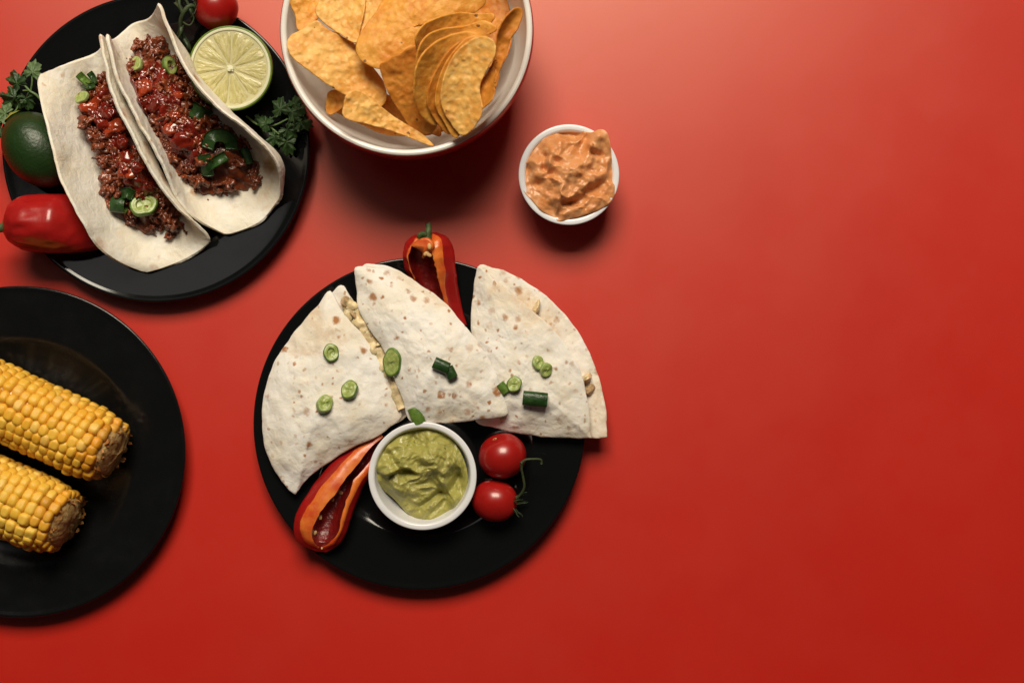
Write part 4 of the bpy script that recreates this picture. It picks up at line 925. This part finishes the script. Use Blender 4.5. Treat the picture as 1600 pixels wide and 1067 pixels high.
# ------------------------------------------------------------------ corn
def kernel_mesh(seed):
    n = 4; idx = {}; V = []; F = []
    def v(p):
        k = tuple(np.round(p, 4))
        if k not in idx: idx[k] = len(V); V.append(p)
        return idx[k]
    g = np.linspace(-1, 1, n + 1)
    for ax in range(3):
        for sgn in (-1, 1):
            for i in range(n):
                for j in range(n):
                    q = []
                    for a, b in ((i, j), (i + 1, j), (i + 1, j + 1), (i, j + 1)):
                        p = np.zeros(3); p[ax] = sgn; p[(ax + 1) % 3] = g[a]; p[(ax + 2) % 3] = g[b]; q.append(v(p))
                    F.append(tuple(q) if sgn > 0 else tuple(q[::-1]))
    V = np.array(V); U = V / np.linalg.norm(V, axis=1)[:, None]
    V = U * (.76 + .24 * (1 / np.abs(U).max(1)))[:, None] * .97
    r_ = np.random.default_rng(seed); V[:, :2] *= (1 - .16 * np.clip(-V[:, 2], 0, 1))[:, None]
    V[:, :2] *= (1 - .10 * np.clip(V[:, 2], 0, 1) ** 2)[:, None]
    d = np.exp(-((V[:, 0] - r_.uniform(-.15, .15)) ** 2 / .16 + (V[:, 1] - r_.uniform(-.2, .1)) ** 2 / .10)); top = V[:, 2] > .3
    V[top, 2] -= r_.uniform(.05, .30) * d[top]
    V *= (1 + .07 * fbm(V * 1.3 + seed * 5, seed, 2))[:, None]
    me = bpy.data.meshes.new('kernel'); me.from_pydata(V.tolist(), [], F); me.materials.append(MT['kernel']); me.polygons.foreach_set('use_smooth', np.ones(len(me.polygons), bool))
    return me, V, F
KM = [kernel_mesh(s) for s in range(8)]
def corn(label, end, dirpx, R0, z, length, seed, pale):
    e = P(end[0], end[1], z); a = np.array([dirpx[0], -dirpx[1], 0.0]); a /= np.linalg.norm(a)
    up = np.array([0, 0, 1.0]); s = np.cross(up, a); rg = np.random.default_rng(seed)
    root = thing('corn_cob', e + a * length * .5 - up * (z - 8), label, 'corn', 'grilled corn cobs')
    org = ORI[root.name]
    rad = lambda x: R0 * (.70 + .30 * min(1, max(0, (x + 8) / 62)) ** .55) * (1 - .18 * max(0, (x - .65 * length) / (.35 * length)) ** 2)
    # core with a ragged end
    ring = []; seg = 60; an = np.linspace(0, 2 * PI, seg, endpoint=False)
    prof = [(-3, .0), (-3, .25), (-2, .45), (-1, .60), (1, .74), (6, .84)] + [(x, .86) for x in np.linspace(10, length, 14)] + [(length, .01)]
    for x, q in prof:
        r_ = rad(max(x, 0)) * q; ring.append(e + a * x + r_ * (np.cos(an)[:, None] * s + np.sin(an)[:, None] * up) + (np.outer(7 * (1 + np.sin(an) * q), a) if x < 40 else 0))
    V = np.vstack(ring); F = gridfaces(len(prof), seg, False, True)
    k = np.exp(-np.clip((V - e) @ a, 0, 99) / 8); V += a * (6 * fbm(V * .16, seed, 4) * k)[:, None] + (V - e - np.outer((V - e) @ a, a)) * (.06 * fbm(V * .1, seed + 4, 3))[:, None]
    mk('cob_core', V, F, [MT['cob'], MT['kernelstuff']], root, mi=[0 if f[0] // seg < 6 else 1 for f in F])
    # husky chaff round the cut end
    parts = []
    for i in range(46):
        th = rg.uniform(0, 2 * PI); q = rg.uniform(.70, .98) * rad(0); n_ = math.cos(th) * s + math.sin(th) * up; tn = -math.sin(th) * s + math.cos(th) * up
        b = e + n_ * q + a * (rg.uniform(1, 9) + 7 * (1 + math.sin(th))); l = rg.uniform(4, 8); wd = rg.uniform(2, 5.5); dr = -a * rg.uniform(.5, 1) + n_ * rg.uniform(-.2, .7); dr /= np.linalg.norm(dr)
        parts.append((np.array([b - tn * wd, b + tn * wd, b + tn * wd * .7 + dr * l * .6 + n_ * .8, b + dr * l, b - tn * wd * .7 + dr * l * .6 + n_ * .8]), [(0, 1, 2, 3, 4)]))
    V, F, _ = join(parts); tag(mk('chaff', V, F, MT['chaff'], root, smooth=False), kind='stuff')
    rows = 20; cand = []
    for j in range(rows):
        th0 = (j + .5) / rows * 2 * PI + seed * .1; x = 3 + rg.uniform(0, 8) + 7 * (1 + math.sin(th0))
        while x < length - 6:
            p = rg.uniform(12.8, 15.6); th = th0 + rg.normal() * .03 + .05 * math.sin(x * .03 + j); xm = x + p / 2; r_ = rad(xm)
            x += p
            n_ = math.cos(th) * s + math.sin(th) * up; tn = -math.sin(th) * s + math.cos(th) * up
            wt = 2 * PI * r_ / rows / 2 * rg.uniform(1.16, 1.30); dep = 10.5 * rg.uniform(.92, 1.1)
            nn = n_ + rg.normal() * .08 * tn + rg.normal() * .08 * a; nn /= np.linalg.norm(nn); aa = a - nn * (a @ nn); aa /= np.linalg.norm(aa); tt = np.cross(nn, aa)
            pos = e + a * xm + n_ * (r_ - 8.2 + rg.normal() * .9)
            if xm < 30: pos = pos - n_ * rg.uniform(0, 3)
            Mx = np.column_stack([tt * wt, aa * p / 2 * 1.20, nn * dep])
            cand.append((pos, Mx, xm, n_[2], rg.integers(0, 8)))
    inview = []
    for i, (pos, Mx, xm, nz, v_) in enumerate(cand):
        kx = pos[0] / (1 - pos[2] / D) + 800
        if kx > -30 and nz > -.25: inview.append((-nz, i))
    keep = set(i for _, i in sorted(inview)[:300]); rest = []
    for i, (pos, Mx, xm, nz, v_) in enumerate(cand):
        if i in keep:
            o = bpy.data.objects.new('kernel', KM[v_][0]); col.objects.link(o); o.parent = root
            m4 = Matrix((Mx * S).tolist()).to_4x4(); m4.translation = Vector(pos * S - org); o.matrix_basis = m4
            t = rg.uniform(0, 1); c0 = np.array((.88, .54, .075)) if not pale else np.array((.86, .56, .09)); c1 = np.array((.82, .42, .035)) if not pale else np.array((.84, .49, .055))
            cc = c0 + (c1 - c0) * t
            if rg.uniform() < .10: cc = cc * .7 + np.array((.86, .66, .25)) * .3
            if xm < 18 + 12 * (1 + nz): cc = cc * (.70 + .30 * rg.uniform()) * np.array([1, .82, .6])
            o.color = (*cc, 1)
        else: rest.append((KM[v_][1] @ Mx.T + pos, KM[v_][2]))
    V, F, _ = join(rest); tag(mk('kernel_rows', V, F, MT['kernelstuff'], root), kind='stuff')
corn('upper corn cob, golden and longer in view, on the black plate', (186, 712), (-.905, -.42), 56, 63, 330, 11, False)
corn('lower corn cob, paler yellow, cut off by the picture edge', (114, 822), (-.925, -.38), 57, 63, 300, 23, True)
